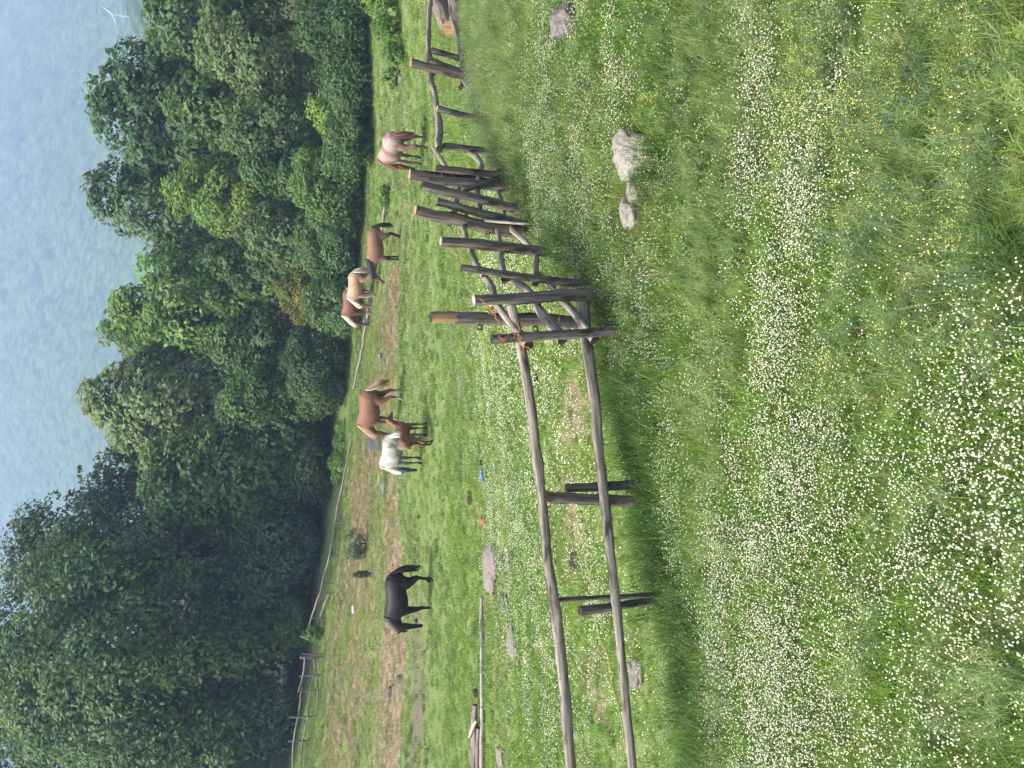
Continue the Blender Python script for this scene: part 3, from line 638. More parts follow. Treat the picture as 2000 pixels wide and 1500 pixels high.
def body_mesh(chains, lofts, vox, smooth=6):
    bm = bmesh.new()
    for ch in chains:
        for e in balls(ch):
            bmesh.ops.create_icosphere(bm, subdivisions=2, radius=1, matrix=Matrix.Translation(e[:3]) @ Matrix.Diagonal((e[3], e[4], e[5], 1)))
    for V, Q, T in lofts:
        vs = [bm.verts.new(p) for p in V]
        for f in list(Q) + list(T): bm.faces.new([vs[i] for i in f])
    bmesh.ops.recalc_face_normals(bm, faces=bm.faces)
    me = bpy.data.meshes.new("tmp"); bm.to_mesh(me); bm.free()
    o = bpy.data.objects.new("tmp", me); COL.objects.link(o)
    r = o.modifiers.new("r", 'REMESH'); r.mode = 'VOXEL'; r.voxel_size = vox
    s = o.modifiers.new("s", 'SMOOTH'); s.factor = .5; s.iterations = smooth
    dg = bpy.context.evaluated_depsgraph_get(); me2 = bpy.data.meshes.new_from_object(o.evaluated_get(dg))
    bpy.data.objects.remove(o); bpy.data.meshes.remove(me); me2.name = "body"; return me2
b = NB("horse_coat"); c = b.attr("col").outputs["Color"]; c = b.mix(b.ramp(b.noise(3.2, 5, .65, b.coord()), [(.35, (0, 0, 0)), (.7, (.7, .7, .7))]), c, b.mix(1.0, c, (.62, .60, .58), 'MULTIPLY')); f = b.noise(40, 3, .6, b.mapped(b.coord(), (1, 1, .35)))
b.base(b.mix(b.ramp(f, [(.3, (0, 0, 0)), (.7, (.35, .35, .35))]), c, b.mix(1.0, c, (.6, .58, .56), 'MULTIPLY')), .62, .22); b.bump(b.noise(7, 4, .6, b.coord()), .35, .05); M_COAT = b.m
b = NB("horse_hair"); c = b.attr("col").outputs["Color"]; b.base(c, .55, .3); M_HAIR = b.m
M_EYE = plain("horse_eye", (.008, .006, .005), .15, .5, .1, 5)
def horse(pos, rz, sc, label, coat, mane, tail, poll=(1.08, .84), muz=(1.13, .16), legs=(0, 0, 0, 0), tailblow=0.0, seed=0, foal=False, tailfull=1.0, maneside=1, neckbend=0.0, headturn=0.0, group="horses in the paddock", name="horse"):
    rs = np.random.default_rng(seed); root = empty(name, pos, label, "horse", group, rz, sc)
    dl = .10 if foal else 0.0                                            # a foal's shallow trunk
    st = [(-.86, 1.14, .13, .10), (-.80, 1.14, .22 - dl * .3, .19), (-.66, 1.17, .29 - dl * .5, .265 - dl), (-.48, 1.18, .315 - dl * .7, .29 - dl), (-.25, 1.13, .325 - dl, .30 - dl), (0, 1.085, .345 - dl, .32 - dl), (.22, 1.08, .355 - dl, .30 - dl),
          (.42, 1.12, .35 - dl, .255 - dl * .6), (.56, 1.13, .29 - dl * .6, .21 - dl * .4), (.66, 1.12, .19, .13)]
    p = np.array([poll[0], neckbend, poll[1]]); n0 = np.array([.50, 0, 1.20]); k = np.array([(.50 + p[0]) / 2 + .03, neckbend * .35, (1.20 + p[2]) / 2 + .06])
    neck = []; m = np.array([muz[0], neckbend + headturn, muz[1]])
    for t in (0, .25, .5, .75, 1.0):
        q = n0 * (1 - t) ** 2 + 2 * k * t * (1 - t) + p * t * t
        r = np.interp(t, [0, .3, .65, 1], [.27, .205, .155, .125]) * (1 - .2 * foal); neck.append((*q, r, r * .55, r))
    hd = m - p; L = np.linalg.norm(hd); hd /= L; back = np.array([hd[2], 0, -hd[0]]); 
    if back @ (n0 - p) < 0: back = -back                                   # towards the throat
    hp = lambda t, o: p + hd * L * t + back * o
    head = [(*hp(-.02, .02), .115, .085, .115), (*hp(.2, .05), .125, .088, .125), (*hp(.42, .035), .10, .075, .10), (*hp(.70, .015), .075, .06, .075), (*hp(.92, .01), .066, .058, .066), (*hp(1.0, .012), .056, .052, .056)]
    ch = [neck, head, [(.34, 0, 1.36, .10, .06, .09), (.46, 0, 1.36, .10, .06, .08)]]
    for s_, sx in ((1, legs[0]), (-1, legs[1])):                          # fore legs
        f_ = lambda z: sx * (1.0 - z) / .9
        y = .135 * s_ * (1 - .3 * foal)
        ch.append([(.46, y * .9, 1.05, .15, .09, .17), (.44 + f_(.80), y, .80, .105, .075, .11), (.45 + f_(.62), y, .62, .072, .06, .08), (.455 + f_(.46), y, .46, .060, .052, .065), (.445 + f_(.40), y, .40, .046, .042, .05),
                   (.445 + f_(.24), y, .24, .040, .036, .05), (.445 + f_(.14), y, .14, .052, .045, .05), (.475 + f_(.08), y, .08, .044, .042, .04), (.50 + f_(.03), y, .035, .066, .06, .035)])
    for s_, sx in ((1, legs[2]), (-1, legs[3])):                          # hind legs
        f_ = lambda z: sx * (1.0 - z) / .9
        y = .15 * s_ * (1 - .3 * foal)
        ch.append([(-.58, y * .85, 1.08, .21, .12, .22), (-.50 + f_(.84), y, .84, .165, .10, .15), (-.56 + f_(.68), y, .68, .11, .075, .10), (-.66 + f_(.55), y, .55, .072, .055, .075), (-.70 + f_(.47), y, .47, .066, .052, .07), (-.69 + f_(.38), y, .38, .050, .044, .05),
                   (-.675 + f_(.24), y, .24, .044, .038, .05), (-.665 + f_(.14), y, .14, .055, .047, .05), (-.63 + f_(.08), y, .08, .046, .044, .04), (-.60 + f_(.03), y, .035, .068, .06, .035)])
    ear_b = [hp(-.06, -.05) + np.array([0, s_ * .055, 0]) for s_ in (1, -1)]
    ed = -hd * .75 - back * .45
    for s_, e in zip((1, -1), ear_b):
        dv = ed / np.linalg.norm(ed) * .17 + np.array([0, s_ * .05, 0])
        ch.append([(*e, .034, .032, .034), (*(e + dv * .5), .032, .03, .032), (*(e + dv), .012, .012, .012)])
    me = body_mesh(ch, [loft(st)], .024)
    n = len(me.vertices); V = np.empty(n * 3, np.float32); me.vertices.foreach_get("co", V); V = V.reshape(-1, 3)
    V[:, 2] = np.maximum(V[:, 2], 0); me.vertices.foreach_set("co", V.ravel())
    # coat colours: where on the animal
    x, y, z = V[:, 0], V[:, 1], V[:, 2]
    th = ((V - p) @ hd) / L; onhead = (th > -.05) & (th < 1.25) & (np.linalg.norm(np.cross(V - p, hd), axis=1) < .19) & (x > .62)
    C = coat(x, y, z, np.where(onhead, th, -1.0), lambda s, sd=0: fbm(x * s + y * 1.3 * s, z * s, 200 + seed * 7 + sd, 4))
    at = me.attributes.new("col", 'FLOAT_COLOR', 'POINT'); at.data.foreach_set("color", np.c_[np.clip(C, .003, .8), np.ones(n)].astype(np.float32).ravel())
    me.polygons.foreach_set("use_smooth", np.ones(len(me.polygons), bool)); me.materials.clear()
    put("body", me, M_COAT, root)
    for s_ in (1, -1):
        e = hp(.24, -.035) + np.array([0, s_ * .082, 0]); bm = bmesh.new(); bmesh.ops.create_icosphere(bm, subdivisions=2, radius=.020, matrix=Matrix.Translation(e)); mm = bpy.data.meshes.new("eye"); bm.to_mesh(mm); bm.free(); put("eye", mm, M_EYE, root)
    # mane: locks falling from the crest
    paths = []; cols = []
    if mane is not None:
        for i in range(150):
            t = rs.uniform(0, 1.04); q = n0 * (1 - t) ** 2 + 2 * k * t * (1 - t) + p * t * t; tg = 2 * (1 - t) * (k - n0) + 2 * t * (p - k); tg /= np.linalg.norm(tg)
            upv = np.array([-tg[2], 0, tg[0]]); upv = upv if upv[2] > 0 or upv[0] > 0 else -upv
            r = np.interp(t, [0, .3, .65, 1], [.27, .205, .155, .125]) * (1 - .2 * foal)
            side = maneside if rs.uniform() < .8 else -maneside
            o0 = q + upv * r * .92; ln = rs.uniform(.08, .20) * (.35 if foal else 1)
            pts = [o0, o0 + upv * .03 + np.array([0, side * .045, 0]), o0 - upv * ln * .35 + np.array([0, side * (.02 + r * .50), -ln * .1]), o0 - upv * ln * .75 + np.array([rs.normal(0, .02), side * (.02 + r * .58), -ln * .45])]
            paths.append((np.array(pts), np.array([.016, .024, .020, .005]))); 
        for i in range(10):                                               # forelock
            o0 = hp(-.04, -.07) + np.array([0, rs.normal(0, .025), 0]); paths.append((np.array([o0, o0 + hd * .10 - back * .05, o0 + hd * .22 - back * .05]), [.014, .016, .004]))
        tv, tq = tube_mesh(paths, 5); cc = np.array(mane) * np.repeat(rs.uniform(.75, 1.2, len(paths)), [len(a) * 5 for a, _ in paths])[:, None]
        put("mane", mesh_np("mane", tv, [tq], attrs={"col": cc}), M_HAIR, root)
    paths = []
    for i in range(46):
        ex = rs.normal(0, .05); ln = rs.uniform(.62, .98) * (.6 if foal else 1) * min(1, tailfull + .1)
        a0 = np.array([-.83, rs.normal(0, .018), 1.30 + rs.normal(0, .015)]); w_ = rs.normal(0, .045 * tailfull)
        tt = np.linspace(0, 1, 7)
        pts = np.stack([-.83 - .13 * np.sin(np.minimum(tt * 2.2, 1.57)) + ex * tt - tailblow * tt ** 2 * .6, a0[1] + w_ * np.sin(tt * 2.4) * 1.4, a0[2] - ln * tt ** 1.1 + abs(tailblow) * .12 * tt ** 2], 1)
        paths.append((pts, np.array([.026, .034, .034, .030, .024, .015, .003]) * (.6 + .4 * tailfull) * (.7 if foal else 1)))
    tv, tq = tube_mesh(paths, 5); tcol = np.array(tail(np.clip((1.3 - tv[:, 2]) / .9, 0, 1))); cc = tcol * np.repeat(rs.uniform(.7, 1.25, len(paths)), 35)[:, None]
    put("tail", mesh_np("tail", tv, [tq], attrs={"col": cc}), M_HAIR, root)
    return root
def col_mix(a, b2, t): t = np.clip(np.asarray(t, float), 0, 1)[:, None]; return np.array(a)[None] * (1 - t) + np.array(b2)[None] * t
def ss(a, b2, x): t = np.clip((x - a) / (b2 - a), 0, 1); return t * t * (3 - 2 * t)
def c_black(x, y, z, th, n):
    C = col_mix((.008, .0075, .0075), (.020, .015, .013), ss(.45, .8, n(3))); C = col_mix(C[0], C[0], x * 0) * 0 + C
    w_ = ((z < .16) & (z > .03) & (x > .35) & (y < 0))[:, None]; return np.where(w_, np.array([.35, .34, .32]), C)
def c_bay(x, y, z, th, n):
    C = col_mix((.17, .085, .055), (.24, .125, .085), n(2.5)); C = C + (col_mix((.20, .14, .10), (.24, .17, .12), n(3)) - C) * (ss(1.0, .82, z) * (np.abs(x + .05) < .45))[:, None] * .6
    lo = ss(.72, .5, z) * (th < 0); C = C * (1 - lo[:, None]) + np.array([.016, .013, .012]) * lo[:, None]
    m = np.clip(ss(.5, .9, th), 0, 1) * .75; return C * (1 - m[:, None]) + np.array([.06, .045, .04]) * m[:, None]
def c_chest(x, y, z, th, n):
    C = col_mix((.145, .070, .040), (.205, .107, .064), n(2.2)); lo = ss(.34, .24, z) * ((z < .4) & (th < 0)); C = C * (1 - lo[:, None]) + np.array([.34, .28, .22]) * lo[:, None] * (0.6 + .8 * n(9, 3))[:, None]
    return C
def c_roan(x, y, z, th, n):
    w_ = .25 + .6 * ss(.36, .66, n(2.6) + .22 * ss(.9, 1.35, z) - .05) * ss(.62, .95, z); C = col_mix((.17, .072, .05), (.31, .255, .23), w_ * (x < .5)); C = C * (.8 + .4 * n(12, 5))[:, None]
    d = np.exp(-((x + .22) / .13) ** 2) * .8; C = C * (1 - d[:, None]) + np.array([.19, .085, .055]) * d[:, None]
    lo = ss(.66, .45, z); return C * (1 - lo[:, None]) + np.array([.10, .045, .035]) * lo[:, None]
def c_grey(x, y, z, th, n):
    C = col_mix((.285, .27, .255), (.41, .395, .37), ss(.35, .6, n(2.4))); d = ss(.50, .66, n(3.2, 9)) * ((x < -.15) | (z < .9)); C = C * (1 - .6 * d[:, None])
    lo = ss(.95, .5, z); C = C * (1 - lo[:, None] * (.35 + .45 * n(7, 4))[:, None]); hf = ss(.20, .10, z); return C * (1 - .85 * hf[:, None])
def c_tan(x, y, z, th, n):
    C = col_mix((.31, .20, .125), (.42, .28, .185), n(2.2)); lo = ss(.75, .35, z); C = C * (1 - lo[:, None]) + np.array([.40, .32, .24]) * lo[:, None] * (.7 + .6 * n(8, 2))[:, None]
    hd = ss(.62, .85, x) * .8; C = C * (1 - hd[:, None]) + np.array([.19, .085, .05]) * hd[:, None]; m = ss(.75, .95, th); return C * (1 - m[:, None]) + np.array([.42, .36, .30]) * m[:, None]
def c_brown(x, y, z, th, n):
    C = col_mix((.13, .052, .032), (.19, .085, .055), n(2.2)); lo = ss(.35, .25, z) * (th < 0); return C * (1 - lo[:, None]) + np.array([.30, .26, .22]) * lo[:, None]
def c_foal(x, y, z, th, n):
    C = col_mix((.155, .062, .030), (.205, .088, .045), n(2.5)); lo = ss(.5, .2, z) * .5; return C * (1 - lo[:, None]) + np.array([.05, .03, .025]) * lo[:, None]
two = lambda a, b2, s=.45: (lambda t: col_mix(a, b2, ss(s - .15, s + .15, t)))
def hz(u, v): return gp(u, v)
def rel_px(pos, hpx): return hpx * pix(pos)[2] / F / 1.49 / .975
PI = math.pi
P0 = hz(338, 842); horse(P0, PI - .2, rel_px(P0, 90), "black horse grazing alone at the left of the paddock", c_black, (.010, .009, .009), lambda t: col_mix((.010, .009, .009), (.012, .011, .011), t), poll=(1.04, .90), muz=(1.03, .26), legs=(-.10, .02, .02, .20), seed=1, maneside=1)
P0 = hz(618, 829); horse(P0, PI - .80, rel_px(P0, 84), "pale grey horse seen from behind, standing beside the small foal", c_grey, (.55, .52, .45), lambda t: col_mix((.55, .52, .45), (.45, .42, .36), t), poll=(1.0, .72), muz=(1.02, .12), legs=(-.03, .04, .03, -.04), seed=2, tailfull=.6)
P0 = hz(656, 834); P0[1] -= .35; P0[2] = float(H(P0[0], P0[1])); horse(P0, .95, rel_px(P0, 66), "small reddish brown foal standing in front of the pale grey horse", c_foal, (.20, .07, .03), lambda t: col_mix((.22, .08, .035), (.16, .06, .03), t), poll=(.98, 1.62), muz=(1.42, 1.42), legs=(0, .05, 0, -.06), seed=3, foal=True, tailfull=.5, name="foal")
P0 = hz(700, 785); horse(P0, PI - .66, rel_px(P0, 84), "chestnut horse with a flaxen tail blown sideways and white socks", c_chest, (.30, .19, .12), two((.30, .21, .14), (.18, .09, .05)), poll=(1.10, .78), muz=(1.16, .16), legs=(-.06, .05, .05, -.04), tailblow=.4, tailfull=.75, seed=4, maneside=1)
P0 = hz(938, 739); horse(P0, PI - .72, rel_px(P0, 59), "tan horse with a cream tail and mane, grazing shoulder to shoulder with a brown one", c_tan, (.50, .44, .34), two((.48, .42, .32), (.30, .24, .18)), poll=(1.10, .74), muz=(1.14, .14), legs=(-.02, .08, .0, -.05), seed=5, maneside=1, tailfull=1.1)
Pb = hz(908, 734); Pb[1] += .9; Pb[2] = float(H(Pb[0], Pb[1])); horse(Pb, PI - .62, rel_px(Pb, 59), "dark brown horse with a pale mane, half hidden behind the tan one", c_brown, (.46, .41, .33), lambda t: col_mix((.45, .38, .28), (.3, .24, .18), t), poll=(1.12, .74), muz=(1.16, .12), legs=(-.05, .05, 0, 0), seed=6, maneside=1)
P0 = hz(1014, 783); horse(P0, PI - .28, rel_px(P0, 66), "bay horse with black legs and tail, head half lowered", c_bay, (.016, .013, .013), lambda t: col_mix((.014, .012, .012), (.016, .013, .013), t), poll=(1.30, 1.08), muz=(1.50, .66), legs=(.0, -.09, .10, .16), seed=7, maneside=1)
P0 = hz(1200, 831); horse(P0, PI - 1.36, rel_px(P0, 88), "red roan horse seen from behind with a dark red tail, near the crooked fence", c_roan, (.16, .07, .05), lambda t: col_mix((.13, .055, .04), (.06, .03, .025), t), poll=(1.06, .74), muz=(1.10, .14), legs=(-.03, .06, .04, -.05), tailblow=.15, tailfull=.7, seed=8, maneside=1)
# ================================================================== ROCKS, LOGS, SMALL THINGS
def rock_mat(name, c1, c2, c3):
    b = NB(name); oc = b.coord(); f = b.noise(9, 6, .65, oc, .3); f2 = b.noise(30, 4, .6, oc); f3 = b.noise(4, 4, .6, oc)
    c = b.mix(b.ramp(f, [(.36, (0, 0, 0)), (.6, (1, 1, 1))]), c1, c2); c = b.mix(b.ramp(f3, [(.5, (0, 0, 0)), (.62, (1, 1, 1))]), c, c3)
    c = b.mix(b.ramp(f2, [(.30, (1, 1, 1)), (.40, (0, 0, 0))]), c, (.06, .055, .05)); b.base(c, .9, .15); b.bump(b.noise(18, 6, .75, oc), 1.0, .06); return b.m
M_LICHEN = rock_mat("lichen_rock", (.22, .205, .175), (.38, .365, .31), (.31, .24, .19))
M_GRANITE = rock_mat("granite", (.11, .10, .097), (.23, .212, .205), (.24, .18, .155))
M_PALESTONE = rock_mat("pale_stone", (.16, .14, .122), (.275, .245, .212), (.23, .185, .16))
M_SLAB = rock_mat("slab_stone", (.09, .09, .087), (.15, .147, .14), (.18, .175, .165))
M_DUNG = rock_mat("dung", (.030, .024, .018), (.065, .05, .036), (.045, .036, .026))
def rock(name, u, vb, wpx, hr, dr, mat, label, cat="rock", seed=0, sink=.25, rz=None, amp=.5, flat=0, group=None, sub=5, cut=.3):
    rs = np.random.default_rng(seed + 900); c = gp(u, vb); w_ = wpx / F * pix(c)[2] / 2
    bm = bmesh.new(); bmesh.ops.create_icosphere(bm, subdivisions=sub, radius=1)
    V = np.array([v.co for v in bm.verts]); o = rs.uniform(0, 50)
    r = 1 + amp * (fbm(V[:, 0] * 1.1 + o, V[:, 1] * 1.1 + V[:, 2] * 1.3 + o, seed, 4) - .5) * 2 + cut * (fbm(V[:, 0] * 4 + V[:, 2] * 3 + o, V[:, 1] * 4 + o, seed + 3, 3) - .5)
    for _ in range(7):                                     # facets
        n = rs.normal(size=3); n /= np.linalg.norm(n); d = (V * r[:, None]) @ n; lim = rs.uniform(.72, .95); r = np.where(d > lim, r * (lim + (d - lim) * .18) / np.maximum(d, 1e-6), r)
    P = V * r[:, None] * np.array([w_, w_ * dr, w_ * hr]); 
    for v, p in zip(bm.verts, P): v.co = p
    me = bpy.data.meshes.new(name); bm.to_mesh(me); bm.free(); me.polygons.foreach_set("use_smooth", np.ones(len(me.polygons), bool))
    o = put(name, me, mat); o.location = (c[0], c[1] + w_ * dr * .5, c[2] + w_ * hr * (1 - sink * 2)); o.rotation_euler = (0, 0, rs.uniform(-.4, .4) if rz is None else rz)
    return tag(o, label, cat, group)
ROCKS = [
 ("boulder", 1205, 1262, 100, .72, .9, M_LICHEN, "largest lichen-spotted boulder in the grass before the crooked fence", "rock", 1),
 ("rock", 1124, 1256, 52, .85, .8, M_LICHEN, "pale knobbly rock touching the largest boulder's left end", "rock", 2),
 ("rock", 1084, 1250, 66, .7, .8, M_LICHEN, "low pale rock at the left end of the boulder row", "rock", 3),
 ("rock", 1190, 1340, 40, .5, .7, M_GRANITE, "small grey stone in the grass nearer than the largest boulder", "rock", 4),
 ("rock", 960, 1320, 30, .7, .8, M_GRANITE, "small dull stone half sunk in the grass below the corner posts", "rock", 5),
 ("boulder", 1462, 1122, 66, .80, .9, M_GRANITE, "grey granite boulder near the right edge below the cut log", "rock", 6),
 ("rock", 180, 1254, 68, .34, .8, M_PALESTONE, "flat whitish rock just behind the lower rail at the left", "rock", 7),
 ("rock", 380, 967, 98, .17, .85, M_PALESTONE, "long flat pinkish rock lying in the paddock beyond the left rails", "rock", 8),
 ("rock", 243, 1005, 62, .15, .9, M_PALESTONE, "thin pale rock left of the long flat pinkish one", "rock", 9),
 ("rock", 12, 984, 46, .22, 1.0, M_PALESTONE, "pale flat rock at the left edge in front of the pole pile", "rock", 10),
 ("rock", 172, 1256, 20, .3, .8, M_PALESTONE, "little pale stone against the flat whitish rock", "rock", 11),
 ("rock", 172, 785, 22, .6, .8, M_SLAB, "grey stone on the brown bare strip at the left of the black horse", "rock", 12),
 ("rock", 147, 764, 20, .5, .8, M_SLAB, "dark stone on the bare strip further left than the grey one", "rock", 13),
 ("rock", 873, 722, 22, .8, .8, M_SLAB, "grey stone by the far rails in front of the dark brown horse's muzzle", "rock", 14),
 ("rock", 746, 902, 34, .10, .8, M_PALESTONE, "flat pale stone slab alone in the mid paddock grass", "rock", 15),
 ("rock", 1345, 786, 16, .7, .8, M_PALESTONE, "small pale stone at the wood's edge right of the roan horse", "rock", 16),
 ("rock", 800, 746, 26, .3, .8, M_SLAB, "low grey stone in the bare patch by the far rails", "rock", 17),
 ("rock", 545, 752, 28, .3, .9, M_SLAB, "low grey stone right of the dark bush in the paddock", "rock", 18),
]
for r in ROCKS: rock(*r[:7], r[7], r[8], r[9])
DUNG = [(815, 921, 26, .35, "dark heap of dung in the mid paddock beyond the corner posts"), (762, 1050, 16, .8, "dark clod between the corner post and the upper rail"),
 (408, 1004, 36, .22, "dark flat dung patch in front of the long pinkish rock"), (368, 1006, 16, .3, "small dung clod left of the flat dung patch"), (405, 1126, 44, .24, "broad dark dung patch seen between the two left rails"),
 (340, 991, 18, .4, "dung clod left of the long pinkish rock"), (318, 994, 24, .35, "brown dung heap between the pinkish rock and the thin pale rock"), (595, 942, 14, .5, "dung clod beside the blue handle"),
 (525, 920, 26, .25, "flat dung patch left of the blue handle"), (466, 909, 22, .25, "flat dung patch above the rusty orange lump"), (650, 902, 12, .5, "small dark clod in front of the foal"), (612, 903, 22, .2, "flat dung smear in front of the grey horse"),
 (930, 906, 18, .4, "dark clod left of the slim post of the crooked fence"), (145, 934, 20, .6, "dark lump on the grass behind the single fallen pole"), (286, 815, 12, .6, "dark clod under the black horse's head"), (300, 776, 14, .4, "clod on the bare strip left of the dark bush"),
 (425, 812, 14, .3, "clod behind the black horse's tail"), (490, 820, 10, .5, "tiny dark clod right of the black horse")]
for k, (u, v, wp, hr, lab) in enumerate(DUNG): rock("dung", u, v, wp, hr, .9, M_DUNG, lab, "dung", 40 + k, sink=.2, amp=.5, group="dung on the paddock", sub=3, cut=.5)
# leaning slab behind the grey horse
def box_mesh(name, sx, sy, sz, bev=.02):
    bm = bmesh.new(); bmesh.ops.create_cube(bm, size=1)
    for v in bm.verts: v.co = (v.co.x * sx, v.co.y * sy, v.co.z * sz)
    bmesh.ops.bevel(bm, geom=list(bm.edges), offset=bev, segments=2, affect='EDGES')
    for v in bm.verts: v.co.x += .06 * sx * math.sin(v.co.z * 7 + v.co.y * 5); v.co.z += .05 * sz * math.sin(v.co.x * 9)
    me = bpy.data.meshes.new(name); bm.to_mesh(me); bm.free(); return me
c = gp(640, 742); o = put("stone_slab", box_mesh("stone_slab", .95, .14, .62), M_SLAB); o.location = (c[0], c[1] + .2, c[2] + .18); o.rotation_euler = (R_(-38), .12, .35); tag(o, "leaning grey slab on the bare bank behind the chestnut horse's head", "slab")
# logs at the right edge
M_LOGBARK = wood_mat("log_bark", (.07, .05, .04), (.24, .19, .15)); M_REDBARK = wood_mat("red_bark", (.13, .065, .04), (.30, .18, .12))
a = gp(1442, 892); a[2] += .17; e = a + np.array([1.9, 1.1, .25]); o = add_log("log", [a, (a + e) / 2, e], [.185, .20, .21], (M_LOGBARK, M_CUT, M_CUT), seed=301, knot=1); tag(o, "thick sawn log with an orange cut face lying at the right edge", "log")
a = gp(1398, 902); a[2] += .07; e = gp(1490, 908); e[2] += .1; o = add_log("log", [a, e], [.07, .11], (M_REDBARK, M_CUT, M_CUT), seed=302, wob=.3); tag(o, "thinner reddish log lying in front of the thick sawn log", "log")
a = gp(1430, 906); a[2] += .12; e = gp(1530, 910); e[2] += .14; e[1] += .3; o = add_log("log", [a, e], [.14, .17], (M_LOGBARK, M_DARKCUT, M_CUT), seed=303, wob=.2); tag(o, "dark rough log under the thick sawn one at the right edge", "log")
# fallen poles at the left
def pole(p, q, r, mats, label, z0=.06, z1=.06, seed=0, grp="poles lying in the left of the paddock"):
    a = gp(1500 - p[1], p[0]); e = gp(1500 - q[1], q[0]); a[2] += z0; e[2] += z1
    o = add_log("pole", [a, (a + e) / 2 + np.array([0, .04, 0]), e], [r * .75, r, r * 1.05], mats, seed=seed, wob=.3, seg=.15); tag(o, label, "pole", grp)
pole((945, 1166), (946, 1262), .055, (M_RAIL, M_CUT, M_CUT), "short grey fallen pole nearest the long flat rock", seed=311)
pole((945, 1245), (947, 1385), .05, (M_PALECUT, M_CUT, M_CUT), "slim peeled pole lying between the short grey pole and the pile", seed=312)
pole((940, 1374), (936, 1520), .085, (M_RAIL, M_DARKCUT, M_CUT), "grey round pole on the back of the pile, dark end towards the right", .16, .14, 313)
pole((948, 1380), (947, 1530), .06, (M_PALECUT, M_PALECUT, M_CUT), "pale yellow peeled pole along the front of the pile", .07, .08, 314)
pole((946, 1405), (936, 1436), .045, (M_PALECUT, M_CUT, M_CUT), "short pale stick lying across the pile", .2, .26, 315)
pole((944, 1420), (941, 1530), .075, (M_LOGBARK, M_DARKCUT, M_CUT), "dark barked pole in the middle of the pile", .12, .1, 316)
pole((931, 1388), (933, 1432), .045, (M_RAIL, M_DARKCUT, M_CUT), "short dark pole end behind the pile", .05, .05, 317)
# electric tape across the paddock, its blue handle and a few scraps
M_TAPE = plain("fence_tape", (.30, .36, .33), .6, .2, .15, 40); M_BLUE = plain("blue_plastic", (.03, .13, .42), .35, .5, .1, 10); M_ORANGE = plain("rusty_lump", (.34, .12, .055), .85, .1, .4, 14); M_WHITE = plain("white_plastic", (.78, .80, .82), .5, .4, .06, 5)
TP = [(796, 215), (801, 262), (797, 290), (795, 322), (801, 345), (812, 380), (822, 402), (842, 460), (855, 505), (867, 557), (879, 600), (885, 645), (896, 695), (907, 750), (920, 800), (932, 850), (941, 895), (948, 928), (952, 960), (964, 1005), (977, 1060), (990, 1130), (1003, 1200), (1012, 1290)]
P = np.array([gp(1500 - y, v) for v, y in TP]); P[:, 2] += .10; t = np.linspace(0, len(P) - 1, 160)
Q = np.stack([np.interp(t, range(len(P)), P[:, i]) for i in range(3)], 1); Q[:, 2] = H(Q[:, 0], Q[:, 1]) + .10 + .035 * np.sin(t * 5)
tv, tq = tube_mesh([(Q, .0055)], 5); o = put("fence_tape", mesh_np("fence_tape", tv, [tq]), M_TAPE); tag(o, "pale thin electric fence tape trailing low across the paddock grass", "fence tape")
c = gp(570, 951); hd = bmesh.new()
bmesh.ops.create_cone(hd, cap_ends=True, segments=14, radius1=.033, radius2=.026, depth=.20); bmesh.ops.create_cone(hd, cap_ends=True, segments=14, radius1=.045, radius2=.045, depth=.02, matrix=Matrix.Translation((0, 0, -.10))); bmesh.ops.create_cone(hd, cap_ends=True, segments=10, radius1=.012, radius2=.012, depth=.10, matrix=Matrix.Translation((0, 0, .17)))
me = bpy.data.meshes.new("gate_handle"); hd.to_mesh(me); hd.free(); o = put("gate_handle", me, M_BLUE); o.location = (c[0], c[1], c[2] + .12); o.rotation_euler = (0, R_(80), .1); tag(o, "bright blue plastic handle on the fence tape in the paddock", "handle")
rock("mineral_lick", 482, 948, 20, .7, .8, M_ORANGE, "rusty orange lump lying in the paddock left of the blue handle", "mineral lick", 71, sink=.15)
c = gp(309, 694); bm = bmesh.new(); bmesh.ops.create_cone(bm, cap_ends=True, segments=12, radius1=.07, radius2=.055, depth=.30); bmesh.ops.create_cone(bm, cap_ends=True, segments=12, radius1=.055, radius2=.025, depth=.07, matrix=Matrix.Translation((0, 0, .185)))
me = bpy.data.meshes.new("bottle"); bm.to_mesh(me); bm.free(); o = put("bottle", me, M_WHITE); o.location = (c[0], c[1], c[2] + .10); o.rotation_euler = (0, R_(86), .3); tag(o, "small white plastic bottle on the slope above the black horse", "bottle")
# white mast on the hazy hill
c = at_y(1470, 232, 455); bm = bmesh.new()
def stick(p, q, r): tv, tq = tube_mesh([(np.array([p, q], float), [r, r * .6])], 8); vs = [bm.verts.new(x) for x in tv]; [bm.faces.new([vs[i] for i in f]) for f in tq]
stick((0, 0, -6), (0, 0, 3.2), .3); stick((0, -.6, 3.2), (2.6, -.6, 7.2), .32); stick((0, -.6, 3.2), (-4.6, -.6, 1.2), .3); stick((0, -.6, 3.2), (3.4, -.6, -.4), .3)
me = bpy.data.meshes.new("mast"); bm.to_mesh(me); bm.free(); o = put("mast", me, M_WHITE); o.location = c; tag(o, "tiny white mast with slanting arms on the hazy hill at the upper right", "mast")
